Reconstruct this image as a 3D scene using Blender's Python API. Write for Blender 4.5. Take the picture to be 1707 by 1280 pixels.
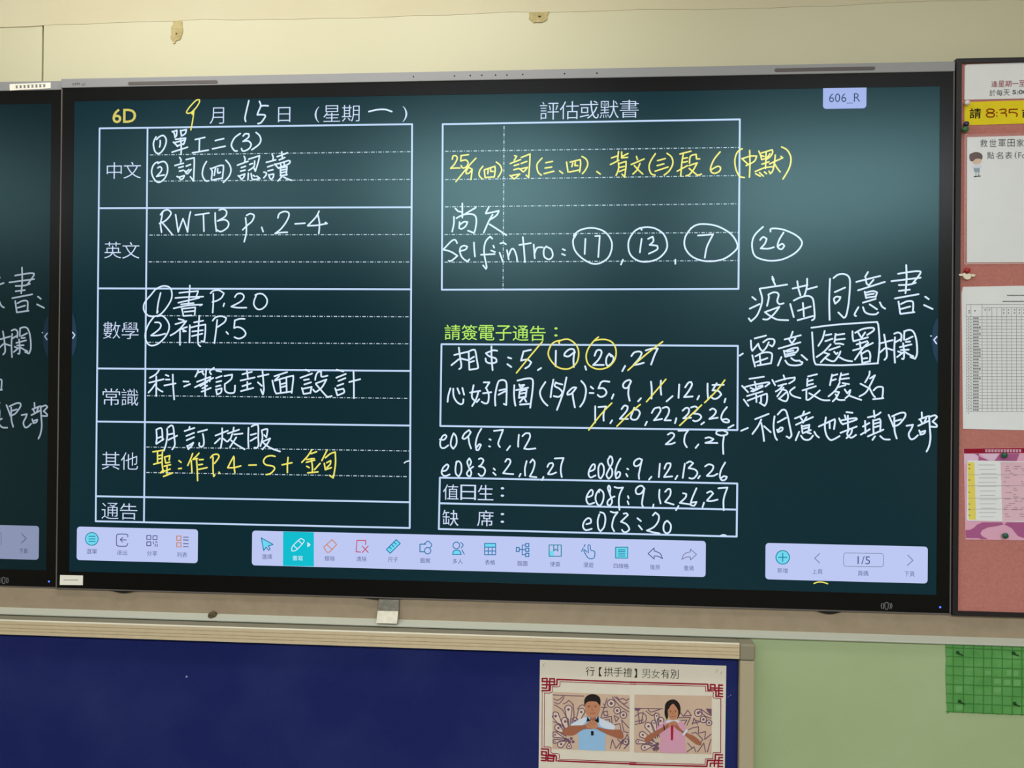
import bpy, math, random
from mathutils import Vector, Matrix

# ---------------------------------------------------------------- camera, light, exposure
SC = bpy.context.scene
for o in list(bpy.data.objects):
    bpy.data.objects.remove(o)
COL = SC.collection
W, H, F = 1707.0, 1280.0, 1300.0            # photograph size and focal length in pixels
TOP = 2.25                                   # height of the top of the lit screen
YAW, PITCH, ROLL = 0.0709, 0.0036, -0.0093
CAM = Vector((1.1213, -1.6913, TOP - 0.6391))
cy, sy = math.cos(YAW), math.sin(YAW)
cp, sp = math.cos(PITCH), math.sin(PITCH)
cr, sr = math.cos(ROLL), math.sin(ROLL)
RM = (Matrix(((cy, -sy, 0), (sy, cy, 0), (0, 0, 1)))
      @ Matrix(((1, 0, 0), (0, cp, -sp), (0, sp, cp)))
      @ Matrix(((cr, 0, sr), (0, 1, 0), (-sr, 0, cr))))
cam_data = bpy.data.cameras.new('camera')
cam = bpy.data.objects.new('camera', cam_data)
COL.objects.link(cam)
right, fwd, up = RM.col[0], RM.col[1], RM.col[2]
cam.matrix_world = Matrix(((right.x, up.x, -fwd.x, CAM.x),
                           (right.y, up.y, -fwd.y, CAM.y),
                           (right.z, up.z, -fwd.z, CAM.z), (0, 0, 0, 1)))
cam_data.sensor_width = 36.0
cam_data.lens = F / W * 36.0
cam_data.clip_start = 0.05
SC.camera = cam
SC.view_settings.view_transform = 'Standard'
SC.view_settings.look = 'None'
SC.view_settings.gamma = 1.0
SC.view_settings.use_curve_mapping = False
SC.view_settings.exposure = 0.0

world = bpy.data.worlds.new('world')
SC.world = world
world.use_nodes = True
world.node_tree.nodes['Background'].inputs[0].default_value = (0.9, 0.95, 1.0, 1)
world.node_tree.nodes['Background'].inputs[1].default_value = 0.05

CEIL = 2.9
def lamp(x, y, power, lx=1.2, ly=0.16, colour=(1.0, 0.975, 0.92)):
    d = bpy.data.lights.new('ceiling_or_fill_light', 'AREA')
    d.shape = 'RECTANGLE'
    d.size, d.size_y = lx, ly
    d.energy = power
    d.color = colour
    o = bpy.data.objects.new('ceiling_or_fill_light', d)
    COL.objects.link(o)
    o.location = (x, y, CEIL - 0.08)          # emits straight down
    return o
COOL = (0.90, 0.97, 1.04)
lamp(0.0, -0.48, 7.6, 0.75, 0.12, (1.0, 0.99, 0.95))      # short board lights close to the front wall
lamp(0.80, -0.48, 6.4, 0.65, 0.12, (1.0, 0.99, 0.95))
lamp(2.05, -0.60, 2.3, 0.65, 0.12, (1.0, 0.99, 0.97))  # added fill with no known fitting, brightens the upper right
lamp(0.66, -2.85, 54, 1.25, colour=COOL)      # tubes further back, mirrored in the screen
lamp(2.66, -2.85, 58, 1.6, colour=COOL)
lamp(-0.85, -2.85, 21, 1.2, colour=COOL)
lamp(-2.55, -2.85, 18, 1.0, colour=COOL)  # added fill, lifts the reflection in the left display
lamp(0.6, -5.4, 40, colour=COOL)
lamp(2.8, -5.4, 40, colour=COOL)

# ---------------------------------------------------------------- helpers
def px(x, y, Y=0.0):
    """point of the plane at depth Y seen at photograph pixel x, y"""
    d = RM @ Vector(((x - W / 2) / F, 1.0, -(y - H / 2) / F))
    t = (Y - CAM.y) / d.y
    return CAM + d * t

def lin(c):
    c = c / 255.0
    return c / 12.92 if c <= 0.04045 else ((c + 0.055) / 1.055) ** 2.4
def rgb(r, g, b):
    return (lin(r), lin(g), lin(b), 1.0)

MATS = {}
def mat(name, col, rough=0.6, spec=0.4, metal=0.0, noise=None, bump=None):
    """noise = (scale, second colour, low, high); bump = (scale, strength)"""
    if name in MATS:
        return MATS[name]
    m = bpy.data.materials.new(name)
    m.use_nodes = True
    nt = m.node_tree
    b = nt.nodes['Principled BSDF']
    b.inputs['Base Color'].default_value = col
    b.inputs['Roughness'].default_value = rough
    b.inputs['Specular IOR Level'].default_value = spec
    b.inputs['Metallic'].default_value = metal
    tc = nt.nodes.new('ShaderNodeTexCoord')
    if noise:
        n = nt.nodes.new('ShaderNodeTexNoise')
        n.inputs['Scale'].default_value = noise[0]
        n.inputs['Detail'].default_value = 5
        nt.links.new(tc.outputs['Object'], n.inputs['Vector'])
        r = nt.nodes.new('ShaderNodeValToRGB')
        r.color_ramp.elements[0].position = noise[2]
        r.color_ramp.elements[1].position = noise[3]
        r.color_ramp.elements[0].color = col
        r.color_ramp.elements[1].color = noise[1]
        nt.links.new(n.outputs['Fac'], r.inputs['Fac'])
        nt.links.new(r.outputs['Color'], b.inputs['Base Color'])
    if bump:
        n2 = nt.nodes.new('ShaderNodeTexNoise')
        n2.inputs['Scale'].default_value = bump[0]
        n2.inputs['Detail'].default_value = 6
        nt.links.new(tc.outputs['Object'], n2.inputs['Vector'])
        bp = nt.nodes.new('ShaderNodeBump')
        bp.inputs['Strength'].default_value = bump[1]
        bp.inputs['Distance'].default_value = 0.004
        nt.links.new(n2.outputs['Fac'], bp.inputs['Height'])
        nt.links.new(bp.outputs['Normal'], b.inputs['Normal'])
    MATS[name] = m
    return m

def glow(name, col, k=1.0):
    """pixels of a lit screen behind matt, coated anti-glare glass: emitted light plus a blurred, faintly cyan mirror image of the room"""
    if name in MATS:
        return MATS[name]
    m = bpy.data.materials.new(name)
    m.use_nodes = True
    nt = m.node_tree
    nt.nodes.remove(nt.nodes['Principled BSDF'])
    e = nt.nodes.new('ShaderNodeEmission')
    e.inputs['Color'].default_value = (col[0] * k, col[1] * k, col[2] * k, 1)
    g = nt.nodes.new('ShaderNodeBsdfAnisotropic')
    g.distribution = 'BECKMANN'
    g.inputs['Roughness'].default_value = 0.265
    g.inputs['Color'].default_value = (0.024, 0.041, 0.040, 1)
    s = nt.nodes.new('ShaderNodeAddShader')
    nt.links.new(e.outputs[0], s.inputs[0])
    nt.links.new(g.outputs[0], s.inputs[1])
    nt.links.new(s.outputs[0], nt.nodes['Material Output'].inputs['Surface'])
    MATS[name] = m
    return m

class MB:
    """collects faces in world coordinates, then links them as one mesh object"""
    def __init__(self):
        self.v, self.f, self.mi = [], [], []
    def face(self, pts, mi=0):
        n = len(self.v)
        self.v += [Vector(p) for p in pts]
        self.f.append(tuple(range(n, n + len(pts))))
        self.mi.append(mi)
        return self
    def box(self, a, b, mi=0):
        x0, x1 = sorted((a[0], b[0])); y0, y1 = sorted((a[1], b[1])); z0, z1 = sorted((a[2], b[2]))
        n = len(self.v)
        self.v += [Vector(p) for p in ((x0, y0, z0), (x1, y0, z0), (x1, y1, z0), (x0, y1, z0),
                                       (x0, y0, z1), (x1, y0, z1), (x1, y1, z1), (x0, y1, z1))]
        for q in ((0, 3, 2, 1), (4, 5, 6, 7), (0, 1, 5, 4), (1, 2, 6, 5), (2, 3, 7, 6), (3, 0, 4, 7)):
            self.f.append(tuple(n + i for i in q)); self.mi.append(mi)
        return self
    def prism(self, outline, Y0, Y1, mi=0):
        """outline = (x, z) points clockwise seen from the camera; Y0 front, Y1 back"""
        n, k = len(self.v), len(outline)
        self.v += [Vector((x, Y0, z)) for x, z in outline] + [Vector((x, Y1, z)) for x, z in outline]
        self.f.append(tuple(range(n, n + k))); self.mi.append(mi)
        self.f.append(tuple(range(n + 2 * k - 1, n + k - 1, -1))); self.mi.append(mi)
        for i in range(k):
            j = (i + 1) % k
            self.f.append((n + j, n + i, n + k + i, n + k + j)); self.mi.append(mi)
        return self
    def extrude_x(self, profile, x0, x1, mi=0, smooth=False):
        """profile = (y, z) loop swept along x"""
        n, k = len(self.v), len(profile)
        self.v += [Vector((x0, y, z)) for y, z in profile] + [Vector((x1, y, z)) for y, z in profile]
        self.f.append(tuple(range(n, n + k))); self.mi.append(mi)
        self.f.append(tuple(range(n + 2 * k - 1, n + k - 1, -1))); self.mi.append(mi)
        for i in range(k):
            j = (i + 1) % k
            self.f.append((n + j, n + i, n + k + i, n + k + j)); self.mi.append(mi)
        return self
    def lathe(self, c, axis, prof, seg=16, mi=0):
        """prof = (radius, distance along axis)"""
        a = Vector(axis).normalized()
        u = a.orthogonal().normalized(); w = a.cross(u)
        n = len(self.v)
        for r, d in prof:
            for s in range(seg):
                t = 2 * math.pi * s / seg
                self.v.append(Vector(c) + a * d + (u * math.cos(t) + w * math.sin(t)) * r)
        for i in range(len(prof) - 1):
            for s in range(seg):
                s2 = (s + 1) % seg
                self.f.append((n + i * seg + s, n + i * seg + s2, n + (i + 1) * seg + s2, n + (i + 1) * seg + s))
                self.mi.append(mi)
        self.f.append(tuple(n + s for s in range(seg))[::-1]); self.mi.append(mi)
        self.f.append(tuple(n + (len(prof) - 1) * seg + s for s in range(seg))); self.mi.append(mi)
        return self
    def build(self, name, mats, parent=None, bevel=0.0, smooth=False):
        org = Vector((0, 0, 0))
        p = parent
        while p is not None:
            org += p.location; p = p.parent
        me = bpy.data.meshes.new(name)
        me.from_pydata([tuple(v - org) for v in self.v], [], self.f)
        for m in (mats if isinstance(mats, (list, tuple)) else [mats]):
            me.materials.append(m)
        for poly, i in zip(me.polygons, self.mi):
            poly.material_index = i
            poly.use_smooth = smooth
        me.update()
        o = bpy.data.objects.new(name, me)
        COL.objects.link(o)
        if parent is not None:
            o.parent = parent
        if bevel:
            b = o.modifiers.new('bevel', 'BEVEL')
            b.width = bevel; b.segments = 2; b.limit_method = 'ANGLE'
        return o

def tag(o, label=None, cat=None, group=None, kind=None):
    if label: o['label'] = label
    if cat: o['category'] = cat
    if group: o['group'] = group
    if kind: o['kind'] = kind
    return o
def thing(name, loc, label, cat, group=None):
    o = bpy.data.objects.new(name, None)
    o.empty_display_size = 0.05
    COL.objects.link(o)
    o.location = loc
    return tag(o, label, cat, group)

# ---- flat marks on a plane facing the room
def smooth_line(p, k=4):
    """Catmull-Rom through the points, broken at sharp corners"""
    if len(p) < 3:
        return p
    runs, cur = [], [p[0]]
    for i in range(1, len(p) - 1):
        cur.append(p[i])
        a = (p[i][0] - p[i - 1][0], p[i][1] - p[i - 1][1]); b = (p[i + 1][0] - p[i][0], p[i + 1][1] - p[i][1])
        la, lb = math.hypot(*a), math.hypot(*b)
        if la and lb and (a[0] * b[0] + a[1] * b[1]) / (la * lb) < 0.12:
            runs.append(cur); cur = [p[i]]
    cur.append(p[-1]); runs.append(cur)
    out = []
    for r in runs:
        q = [r[0]] + r + [r[-1]]
        for i in range(1, len(q) - 2):
            p0, p1, p2, p3 = q[i - 1], q[i], q[i + 1], q[i + 2]
            for s in range(k):
                t = s / k
                h = lambda a, b, c, d: 0.5 * (2 * b + (c - a) * t + (2 * a - 5 * b + 4 * c - d) * t * t + (3 * b - a - 3 * c + d) * t ** 3)
                out.append((h(p0[0], p1[0], p2[0], p3[0]), h(p0[1], p1[1], p2[1], p3[1])))
    out.append(p[-1])
    return out

LAYER = [0]
def ribbon(mb, pts, w, Y, mi=0, caps=True, curve=True):
    """pen stroke of w photograph pixels through photograph pixels pts, lying on plane Y (strokes a few microns apart, so none coincide)"""
    q = smooth_line(pts) if curve else pts
    LAYER[0] += 1
    up_ = (LAYER[0] % 8) * 1.2e-5
    P = [px(x, y, Y) for x, y in q]
    r = w * 0.5 * (Y - CAM.y) / F
    for i, (a, b) in enumerate(zip(P, P[1:])):
        d = b - a; d.y = 0
        if d.length < 1e-7:
            continue
        n = Vector((-d.z, 0, d.x)).normalized() * r
        o = Vector((0, -up_ - (3e-6 if i % 2 else 6e-6), 0))
        mb.face([a + n + o, b + n + o, b - n + o, a - n + o], mi)
    if caps:
        for c in P:
            mb.face([c + Vector((r * math.cos(t * math.pi / 5), -up_, -r * math.sin(t * math.pi / 5))) for t in range(10)], mi)

def strokes(mb, data, x0, y0, s, w, Y, mi=0):
    for st in data.split('|'):
        n = [float(t) for t in st.split()]
        if len(n) < 4:
            continue
        ribbon(mb, [(x0 + n[i] / s, y0 + n[i + 1] / s) for i in range(0, len(n) - 1, 2)], w, Y, mi)

def quad(mb, pts, Y, mi=0):
    mb.face([px(x, y, Y) for x, y in pts], mi)

def rrect(x0, y0, x1, y1, Y, r, corners=(1, 1, 1, 1)):
    """rounded rectangle around a photograph box on plane Y -> (x, z) outline clockwise; r in metres"""
    xm, ym = (x0 + x1) / 2, (y0 + y1) / 2
    L, R = px(x0, ym, Y).x, px(x1, ym, Y).x
    T, B = px(xm, y0, Y).z, px(xm, y1, Y).z
    out = []
    for (cx, cz, a0, on) in ((L + r, T - r, 180, corners[0]), (R - r, T - r, 90, corners[1]),
                             (R - r, B + r, 0, corners[2]), (L + r, B + r, -90, corners[3])):
        if on:
            for k in range(6):
                a = math.radians(a0 - k * 18)
                out.append((cx + r * math.cos(a), cz + r * math.sin(a)))
        else:
            out.append((L if a0 in (180, -90) else R, T if a0 in (180, 90) else B))
    return out

def disc(mb, x, y, r, Y, mi=0, ry=None, seg=24):
    ry = ry or r
    quad(mb, [(x + r * math.cos(2 * math.pi * k / seg), y + ry * math.sin(2 * math.pi * k / seg)) for k in range(seg)], Y, mi)
def ring(mb, x, y, r, w, Y, mi=0, ry=None):
    ry = ry or r
    ribbon(mb, [(x + r * math.cos(2 * math.pi * k / 24), y + ry * math.sin(2 * math.pi * k / 24)) for k in range(25)], w, Y, mi, curve=False)

def clusters(strs):
    """strokes (x0, y0, s, data) grouped into words: strokes that come nearer than about 2 cm belong together"""
    items = []
    for x0, y0, s, d in strs:
        for st in d.split('|'):
            n = [float(t) for t in st.split()]
            if len(n) < 4: continue
            c = smooth_line([(x0 + n[i] / s, y0 + n[i + 1] / s) for i in range(0, len(n) - 1, 2)])
            pts = []
            for (xa, ya), (xb, yb) in zip(c, c[1:]):
                k = max(1, int(math.hypot(xb - xa, yb - ya) / 3))
                pts += [(xa + (xb - xa) * t / k, ya + (yb - ya) * t / k) for t in range(k + 1)]
            items.append(((x0, y0, s, st), pts))
    par = list(range(len(items)))
    def root(i):
        while par[i] != i: i = par[i]
        return i
    for i in range(len(items)):
        for j in range(i):
            if root(i) == root(j): continue
            a, b = items[i][1], items[j][1]
            if any((p[0] - q[0]) ** 2 + (p[1] - q[1]) ** 2 < 15.0 ** 2 for p in a for q in b): par[root(i)] = root(j)
    out = {}
    for i, it in enumerate(items): out.setdefault(root(i), []).append(it[0])
    return list(out.values())

TEXT = {}
def text(mb, s, x0, y0, x1, y1, Y, mi=0, thin=0.0):
    """printed words filling the photograph box x0, y0, x1, y1 on plane Y"""
    key = (s, thin)
    if key not in TEXT:
        c = bpy.data.curves.new('text', 'FONT')
        c.body = s
        c.size = 1.0
        c.offset = thin
        c.resolution_u = 3
        o = bpy.data.objects.new('text', c)
        COL.objects.link(o)
        bpy.context.view_layer.update()
        dg = bpy.context.evaluated_depsgraph_get()
        me = bpy.data.meshes.new_from_object(o.evaluated_get(dg))
        TEXT[key] = ([v.co.copy() for v in me.vertices], [tuple(p.vertices) for p in me.polygons])
        bpy.data.objects.remove(o)
        bpy.data.meshes.remove(me)
        bpy.data.curves.remove(c)
    V, Fs = TEXT[key]
    if not V:
        return
    ax, bx = min(v.x for v in V), max(v.x for v in V)
    ay, by = min(v.y for v in V), max(v.y for v in V)
    xm, ym = (x0 + x1) / 2, (y0 + y1) / 2
    L, R = px(x0, ym, Y).x, px(x1, ym, Y).x
    T, B = px(xm, y0, Y).z, px(xm, y1, Y).z
    n = len(mb.v)
    for v in V:
        mb.v.append(Vector((L + (v.x - ax) / max(bx - ax, 1e-6) * (R - L), Y, B + (v.y - ay) / max(by - ay, 1e-6) * (T - B))))
    for f in Fs:
        mb.f.append(tuple(n + i for i in f)); mb.mi.append(mi)

# ---------------------------------------------------------------- handwriting (pen paths, photograph crops at 8.535 or 3.97 per pixel)
A, B4 = 8.535, 3.97
HAND = [
 ('handwritten_date', 'W', 3.4, [(300, 145, A, "980 195 945 340 925 440 935 490|1130 205 1150 265 1120 340 1100 395|1100 395 1190 395 1215 415 1190 460 1150 510 1110 520|1145 275 1190 265 1255 268"),
   (0, 0, 1, "615 186 628 183 642 182.5 653 186")]),
 ('handwritten_month', 'Y', 2.8, [(300, 145, A, "160 365 110 375 95 350 150 270 230 190 275 180 275 220 225 300 165 360|165 362 175 388 195 345|200 320 185 450 155 612|160 362 205 325")]),
 ('handwritten_line', 'W', 3.4, [(240, 205, A, "180 235 225 192 280 180 317 240 300 330 250 410 200 435 155 400 135 310 145 250 172 198|230 248 232 290 222 340|402 120 430 145 442 205|425 118 468 105 462 180 442 198|520 105 535 185|530 110 603 95 588 150 540 182|418 272 448 300 480 332|450 232 592 215 582 260 562 305|430 280 580 242|470 328 572 292|520 215 530 330 528 445|400 415 620 345|730 235 865 205|790 235 785 400|690 425 915 385|1015 250 1135 222|975 368 1155 330|1370 150 1290 210 1245 300 1255 350 1290 395 1325 398|1412 185 1440 155 1490 155 1492 195 1450 235 1410 262|1410 262 1480 255 1525 300 1500 360 1440 395 1400 395 1388 362|1595 135 1645 180 1662 245 1630 310 1535 380")]),
 ('handwritten_line', 'W', 3.3, [(240, 205, A, "200 575 235 555 290 550 330 600 335 690 300 780 240 835 190 840 140 790 110 710 120 630 155 575 195 555|198 640 222 622 250 640 242 690 180 760|180 760 290 738|508 490 530 530 520 555|440 605 562 572|495 635 560 618|505 685 560 672|470 760 500 775 520 802|500 770 575 748 560 785 530 805|600 520 715 495 715 600 705 825|705 825 660 765|600 615 662 590|580 680 605 720 625 718|600 695 640 662|672 662 625 718|890 548 850 620 830 720 850 790 885 825 915 822|945 645 970 690 960 800|955 650 1080 605 1130 605 1130 660 1115 790|965 812 1115 785|1018 640 1000 745|1050 650 1048 700 1060 712 1090 700|1165 530 1215 590 1238 670 1210 760 1130 845"),
   (380, 205, A, "230 475 245 510 238 545|135 600 285 545|190 635 250 615|180 685 245 670|145 750 170 770 195 805|160 755 240 725 225 770 195 800|295 515 450 465 430 560 390 685|390 685 370 640|380 540 370 620 295 675|310 590 350 575|290 715 285 805|330 720 345 795 400 802 455 790|360 745 385 760|410 755 455 790|630 450 645 490 640 525|545 560 680 525|565 625 640 600|570 680 640 665|510 700 540 705 545 735 510 780|580 735 600 790 625 798|600 735 650 725 645 770 620 800|765 410 775 512|700 480 845 425|730 525 810 490|665 585 690 612 720 645|665 592 780 560 860 535 885 545 860 585 715 640|745 575 760 620|800 560 800 610|745 640 750 750|750 640 840 620 830 740|760 672 830 658|755 708 830 694|745 752 840 735|770 760 710 825|795 770 845 795 905 815")]),
 ('handwritten_line', 'W', 3.3, [(250, 335, A, "182 150 160 270 150 330 165 445|150 195 190 145 250 125 297 160 285 210 220 280 135 320|175 310 230 370 315 475|365 195 385 330 402 440|402 440 430 360 470 252 500 330 535 440|535 440 550 300 565 200 578 155|645 200 840 172|760 185 765 330 768 430|928 170 930 300 945 430|985 130 1040 115 1090 150 1070 220 960 285|960 285 1060 265 1118 310 1100 380 1010 435 950 410|1360 240 1370 340 1370 460 1340 580|1375 205 1430 180 1482 210 1450 290 1380 350 1320 410|1590 375 1610 435"),
   (400, 335, A, "540 240 560 180 630 150 690 165 695 220 650 310 580 400 500 462|500 462 590 448 675 445|785 325 925 315|1125 145 1080 230 965 350|965 352 1100 345 1240 320|1240 320 1215 305|1110 200 1130 300 1130 380 1122 460")]),
 ('handwritten_line', 'W', 3.2, [(235, 470, A, "200 110 145 180 75 260 40 330 45 410 100 475 170 490 270 465 360 370 430 250 440 150 410 80 340 55 270 70 210 105|280 155 245 300 228 440|240 415 232 440|695 50 690 150 675 325|545 155 680 140 815 128|815 128 785 215|490 228 650 215 885 208|530 295 640 270 830 225|570 318 750 300|465 375 660 335 870 320|870 320 840 335|580 375 605 480|590 380 772 360 765 470|620 425 760 412|605 482 720 475|1030 165 1030 290 1020 435|990 160 1030 125 1110 118 1180 160 1150 220 1090 262 1015 285|1185 305 1172 345|1335 215 1370 170 1430 165 1465 205 1430 270 1285 350|1285 350 1370 365 1500 365"),
   (300, 470, A, "1070 185 1130 165 1190 180 1240 250 1225 330 1160 385 1100 385 1055 330 1055 270 1085 190")]),
 ('handwritten_line', 'W', 3.3, [(235, 470, A, "230 488 300 480 360 530 400 610 390 700 330 800 240 880 150 905 90 870 60 780 75 680 120 580 185 495|200 575 260 578 285 620 250 680 145 760|145 762 240 760 345 735|535 525 610 545|490 600 645 555 570 650 490 720 420 760|555 670 555 895|570 668 655 640|595 680 640 700 600 705|695 615 690 860|700 650 820 620 918 605|918 605 915 720 900 850|900 850 860 842|755 575 885 550|830 480 815 700 812 870 845 915|730 705 880 685|725 770 875 735|1085 540 1070 680 1045 870|1020 550 1060 505 1140 485 1212 510 1190 570 1090 640|1215 710 1240 740|1335 545 1325 655|1335 548 1400 525 1475 525|1325 655 1380 640 1450 670 1490 730 1460 780 1390 805 1330 785")]),
 ('handwritten_line', 'W', 3.4, [(240, 605, A, "215 100 170 160 85 210|75 280 280 230|175 190 175 470|160 300 110 370 65 420|190 360 225 388 265 408|310 170 350 185|310 235 365 235|290 320 450 290|410 165 415 330 430 515|428 490 430 518|560 262 635 265|570 335 655 300|775 95 755 150 730 195|770 135 840 115|828 130 850 165|890 85 880 110|885 100 870 300 870 470|940 110 995 68|935 128 955 160|755 268 945 198|945 198 935 262|725 345 985 212|800 330 900 270|830 362 900 322|820 408 950 355|1030 110 1100 122|1025 215 1105 185|1030 270 1100 255|1025 335 1090 318|1025 375 1040 450|1030 380 1105 360 1095 420 1040 448|1145 185 1255 165 1240 230 1150 300|1150 300 1155 390 1200 425 1270 425 1290 400 1295 320|1400 160 1535 125|1465 110 1480 230|1375 250 1575 205|1470 270 1470 370|1400 330 1520 290|1380 400 1555 355"),
   (420, 605, A, "85 195 235 160|150 110 165 300 170 380 155 448|155 448 125 375|85 275 140 325|320 188 500 130|385 190 330 240|290 250 320 380 345 435|325 252 560 185 588 200 580 300 565 425|345 435 570 405|395 250 410 410|490 220 495 420|420 300 490 280|420 345 490 325|765 95 815 120|690 210 855 150|740 242 810 230|745 305 840 275|710 355 735 440|720 368 850 340 830 425|740 440 835 425|900 240 910 180 940 130 985 120 985 185 1010 195 1075 180|910 290 1060 235 1000 340 930 400 900 410 870 378|910 300 970 370 1030 440 1075 480 1135 470|1205 95 1300 120|1200 210 1335 155|1230 255 1330 215|1215 325 1300 295|1185 360 1215 460|1215 460 1310 420 1300 365 1200 388|1385 270 1540 230|1445 120 1450 320 1450 500")]),
 ('handwritten_line', 'W', 3.4, [(245, 695, A, "135 205 140 300 130 375|130 185 175 160 212 175 222 330|150 300 210 280|135 382 235 315|285 170 290 250 275 370 240 480|300 150 345 120 375 150 390 300 395 400 360 460|300 250 375 235|305 325 430 265|608 140 600 172|535 200 675 155|560 270 670 225|565 330 670 285|570 410 590 458|580 415 660 365 640 405 590 455|725 215 855 180|795 240 810 330 805 400 770 425 742 400 745 370|975 265 1150 195|1070 160 1070 300 1050 440|1040 305 965 375|1090 310 1140 350 1175 320|1235 150 1228 200|1150 235 1310 180|1240 248 1360 235|1215 240 1185 320|1270 290 1180 430|1200 335 1270 390 1390 460|1445 155 1440 300 1445 430"),
   (400, 695, A, "165 135 220 110 260 130 260 300 265 390 245 435 205 435|155 255 230 235|150 340 235 290|310 190 320 300 290 415|310 190 380 170 392 190 385 240 375 290|375 290 345 255|335 345 430 305 390 380 320 460|325 360 400 420 480 460 570 490")]),
 ('handwritten_yellow_line', 'Y', 3.2, [(245, 695, A, "85 495 235 472|150 490 150 640|155 552 215 540|150 600 215 585|95 672 210 642|220 500 215 640 225 750|250 570 265 650|255 568 325 550 315 612|268 655 325 642|245 700 335 678|200 790 330 740|285 690 285 830|190 795 235 755|235 845 365 795|455 620 485 645|450 735 490 730|650 520 620 600 580 690|630 620 640 790|740 515 700 560 655 602|655 605 720 590|705 590 715 750 720 905|745 608 800 605|735 680 790 672|735 745 855 720|905 580 940 540 1000 530 1025 560 1000 610 960 660|940 570 940 750 950 845|950 845 965 825|1025 785 1035 800|1235 560 1190 640 1150 720|1150 722 1240 720 1335 695|1240 575 1240 690 1250 790|1450 685 1555 682"),
   (400, 695, A, "500 560 440 550 370 570 335 630 370 680 470 700 492 740 440 800 375 820|600 680 740 650|685 575 675 680 675 790|1020 470 960 560 880 645|1010 522 1090 495|950 605 1055 590|945 645 1065 612|1015 590 1030 700 1030 790|950 700 985 720|1140 660 1060 750|965 795 1110 780|1240 470 1200 550 1165 620|1215 580 1290 520 1355 500|1355 500 1360 650 1340 800 1325 865|1325 865 1275 830|1200 660 1215 750|1215 750 1300 720|1235 650 1290 620 1285 670 1235 720"), ]),
 ('handwritten_dash', 'W', 2.6, [(0, 0, 1, "674 771.5 677 769.5 682 768")]),
 ('handwritten_yellow_line', 'Y', 3.1, [(740, 235, A, "120 260 130 215 170 210 190 250 150 330 95 390|95 390 160 385 230 385|245 205 240 280|245 208 350 195|240 285 310 270 345 310 320 365 270 385 245 350|455 245 340 370 170 578|400 400 350 375 315 430 320 465 360 455 402 405|402 405 385 550|555 360 510 420 502 490 545 540|575 410 585 520|580 408 725 360|725 360 730 420 715 515|590 520 710 510|630 400 625 465|665 390 665 435 705 432|745 300 800 345 822 410 800 470 770 515|1005 208 1035 218 1000 275|945 320 1090 265|1000 350 1065 330|995 410 1065 390|940 490 1000 540|970 490 1080 470 1010 535|1100 235 1225 185|1225 185 1220 330 1205 520|1205 520 1170 485|1100 320 1180 290|1075 395 1130 440|1095 395 1190 375 1140 435|1395 245 1330 320 1325 390 1345 450 1385 485|1450 310 1545 290|1440 385 1535 370|1425 465 1565 430|1645 425 1690 460"),
   (880, 235, A, "550 300 570 440|600 300 745 265|745 265 750 330 735 440|590 442 740 410|640 312 625 365|675 302 668 350 710 350|770 220 830 260 852 330 820 410 775 465|980 435 1030 470"),
   (1000, 235, A, "265 150 250 280|165 240 260 210|150 335 270 275|310 155 310 240 395 232|320 218 400 178|265 310 265 400 230 490|270 322 372 290|372 290 370 380 350 515|350 515 315 472|285 375 350 360|275 435 350 405|520 220 535 265|445 335 630 255|570 320 530 410 470 470|490 350 550 415 610 470|790 180 720 290 700 380 730 465 785 485|820 280 930 250|815 350 910 325|785 430 970 370|955 175 1020 230 1038 320 990 420 915 485|1140 185 1295 145|1185 190 1165 320 1150 500|1190 248 1245 238|1185 305 1245 290|1100 430 1245 350|1275 315 1290 215 1370 190 1375 255 1420 255|1270 350 1385 310 1330 410 1270 480 1225 495|1270 390 1330 440 1390 485 1445 470"),
   (1160, 235, A, "345 155 260 260 210 380 220 440 270 460 335 430 350 380 310 360 225 405|660 110 590 160 555 270 570 400 620 500 690 520|655 250 740 330|655 252 780 215 865 215|865 215 830 290 715 350|765 135 770 330 762 515|895 145 920 200 935 260|930 172 1085 125 1092 165 1060 220 1000 265|930 205 970 220|1055 180 1020 230|1000 150 990 390|940 330 1040 295|935 265 1030 240|845 435 980 380 1110 365|850 465 915 500|905 450 960 500|975 440 1005 465|1040 430 1060 465|1050 325 1235 240|1235 240 1210 220|1130 200 1115 330 1090 430 1055 465|1120 325 1160 390 1200 440|1220 85 1300 130 1352 240 1330 380 1240 540")]),
 ('handwritten_line', 'W', 3.3, [(735, 335, A, "305 35 305 235|205 105 245 145 290 155|495 95 400 150 335 190|185 225 185 320 160 435|220 245 320 195 430 185 490 215 505 290 490 400 470 455|470 455 385 422|265 300 260 385|265 340 330 295 378 300 350 360 300 395 275 395|680 90 640 165|640 180 825 140|825 140 790 205 700 265|735 195 680 290 610 450|690 330 800 400 930 485")]),
 ('handwritten_line', 'W', 3.3, [(735, 335, A, "230 600 205 555 150 570 35 690|35 692 140 720 235 780|235 780 150 850 110 850|265 715 350 690 375 650 330 635 280 660 270 720 300 800 370 855 405 830|470 590 475 690 485 790|730 535 700 505 640 570 615 670 620 780 650 930 640 965 600 915|570 765 765 755|715 705 770 725|745 635 758 665|835 735 880 860|845 605 885 595 925 615|940 700 965 830|960 790 1000 690 1040 690 1075 780 1085 850|1165 515 1180 660 1195 870|1115 625 1280 600|1320 620 1335 815|1335 740 1370 665 1450 660|1500 645 1465 690 1470 790 1540 830 1590 780 1570 690 1500 650"),
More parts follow.
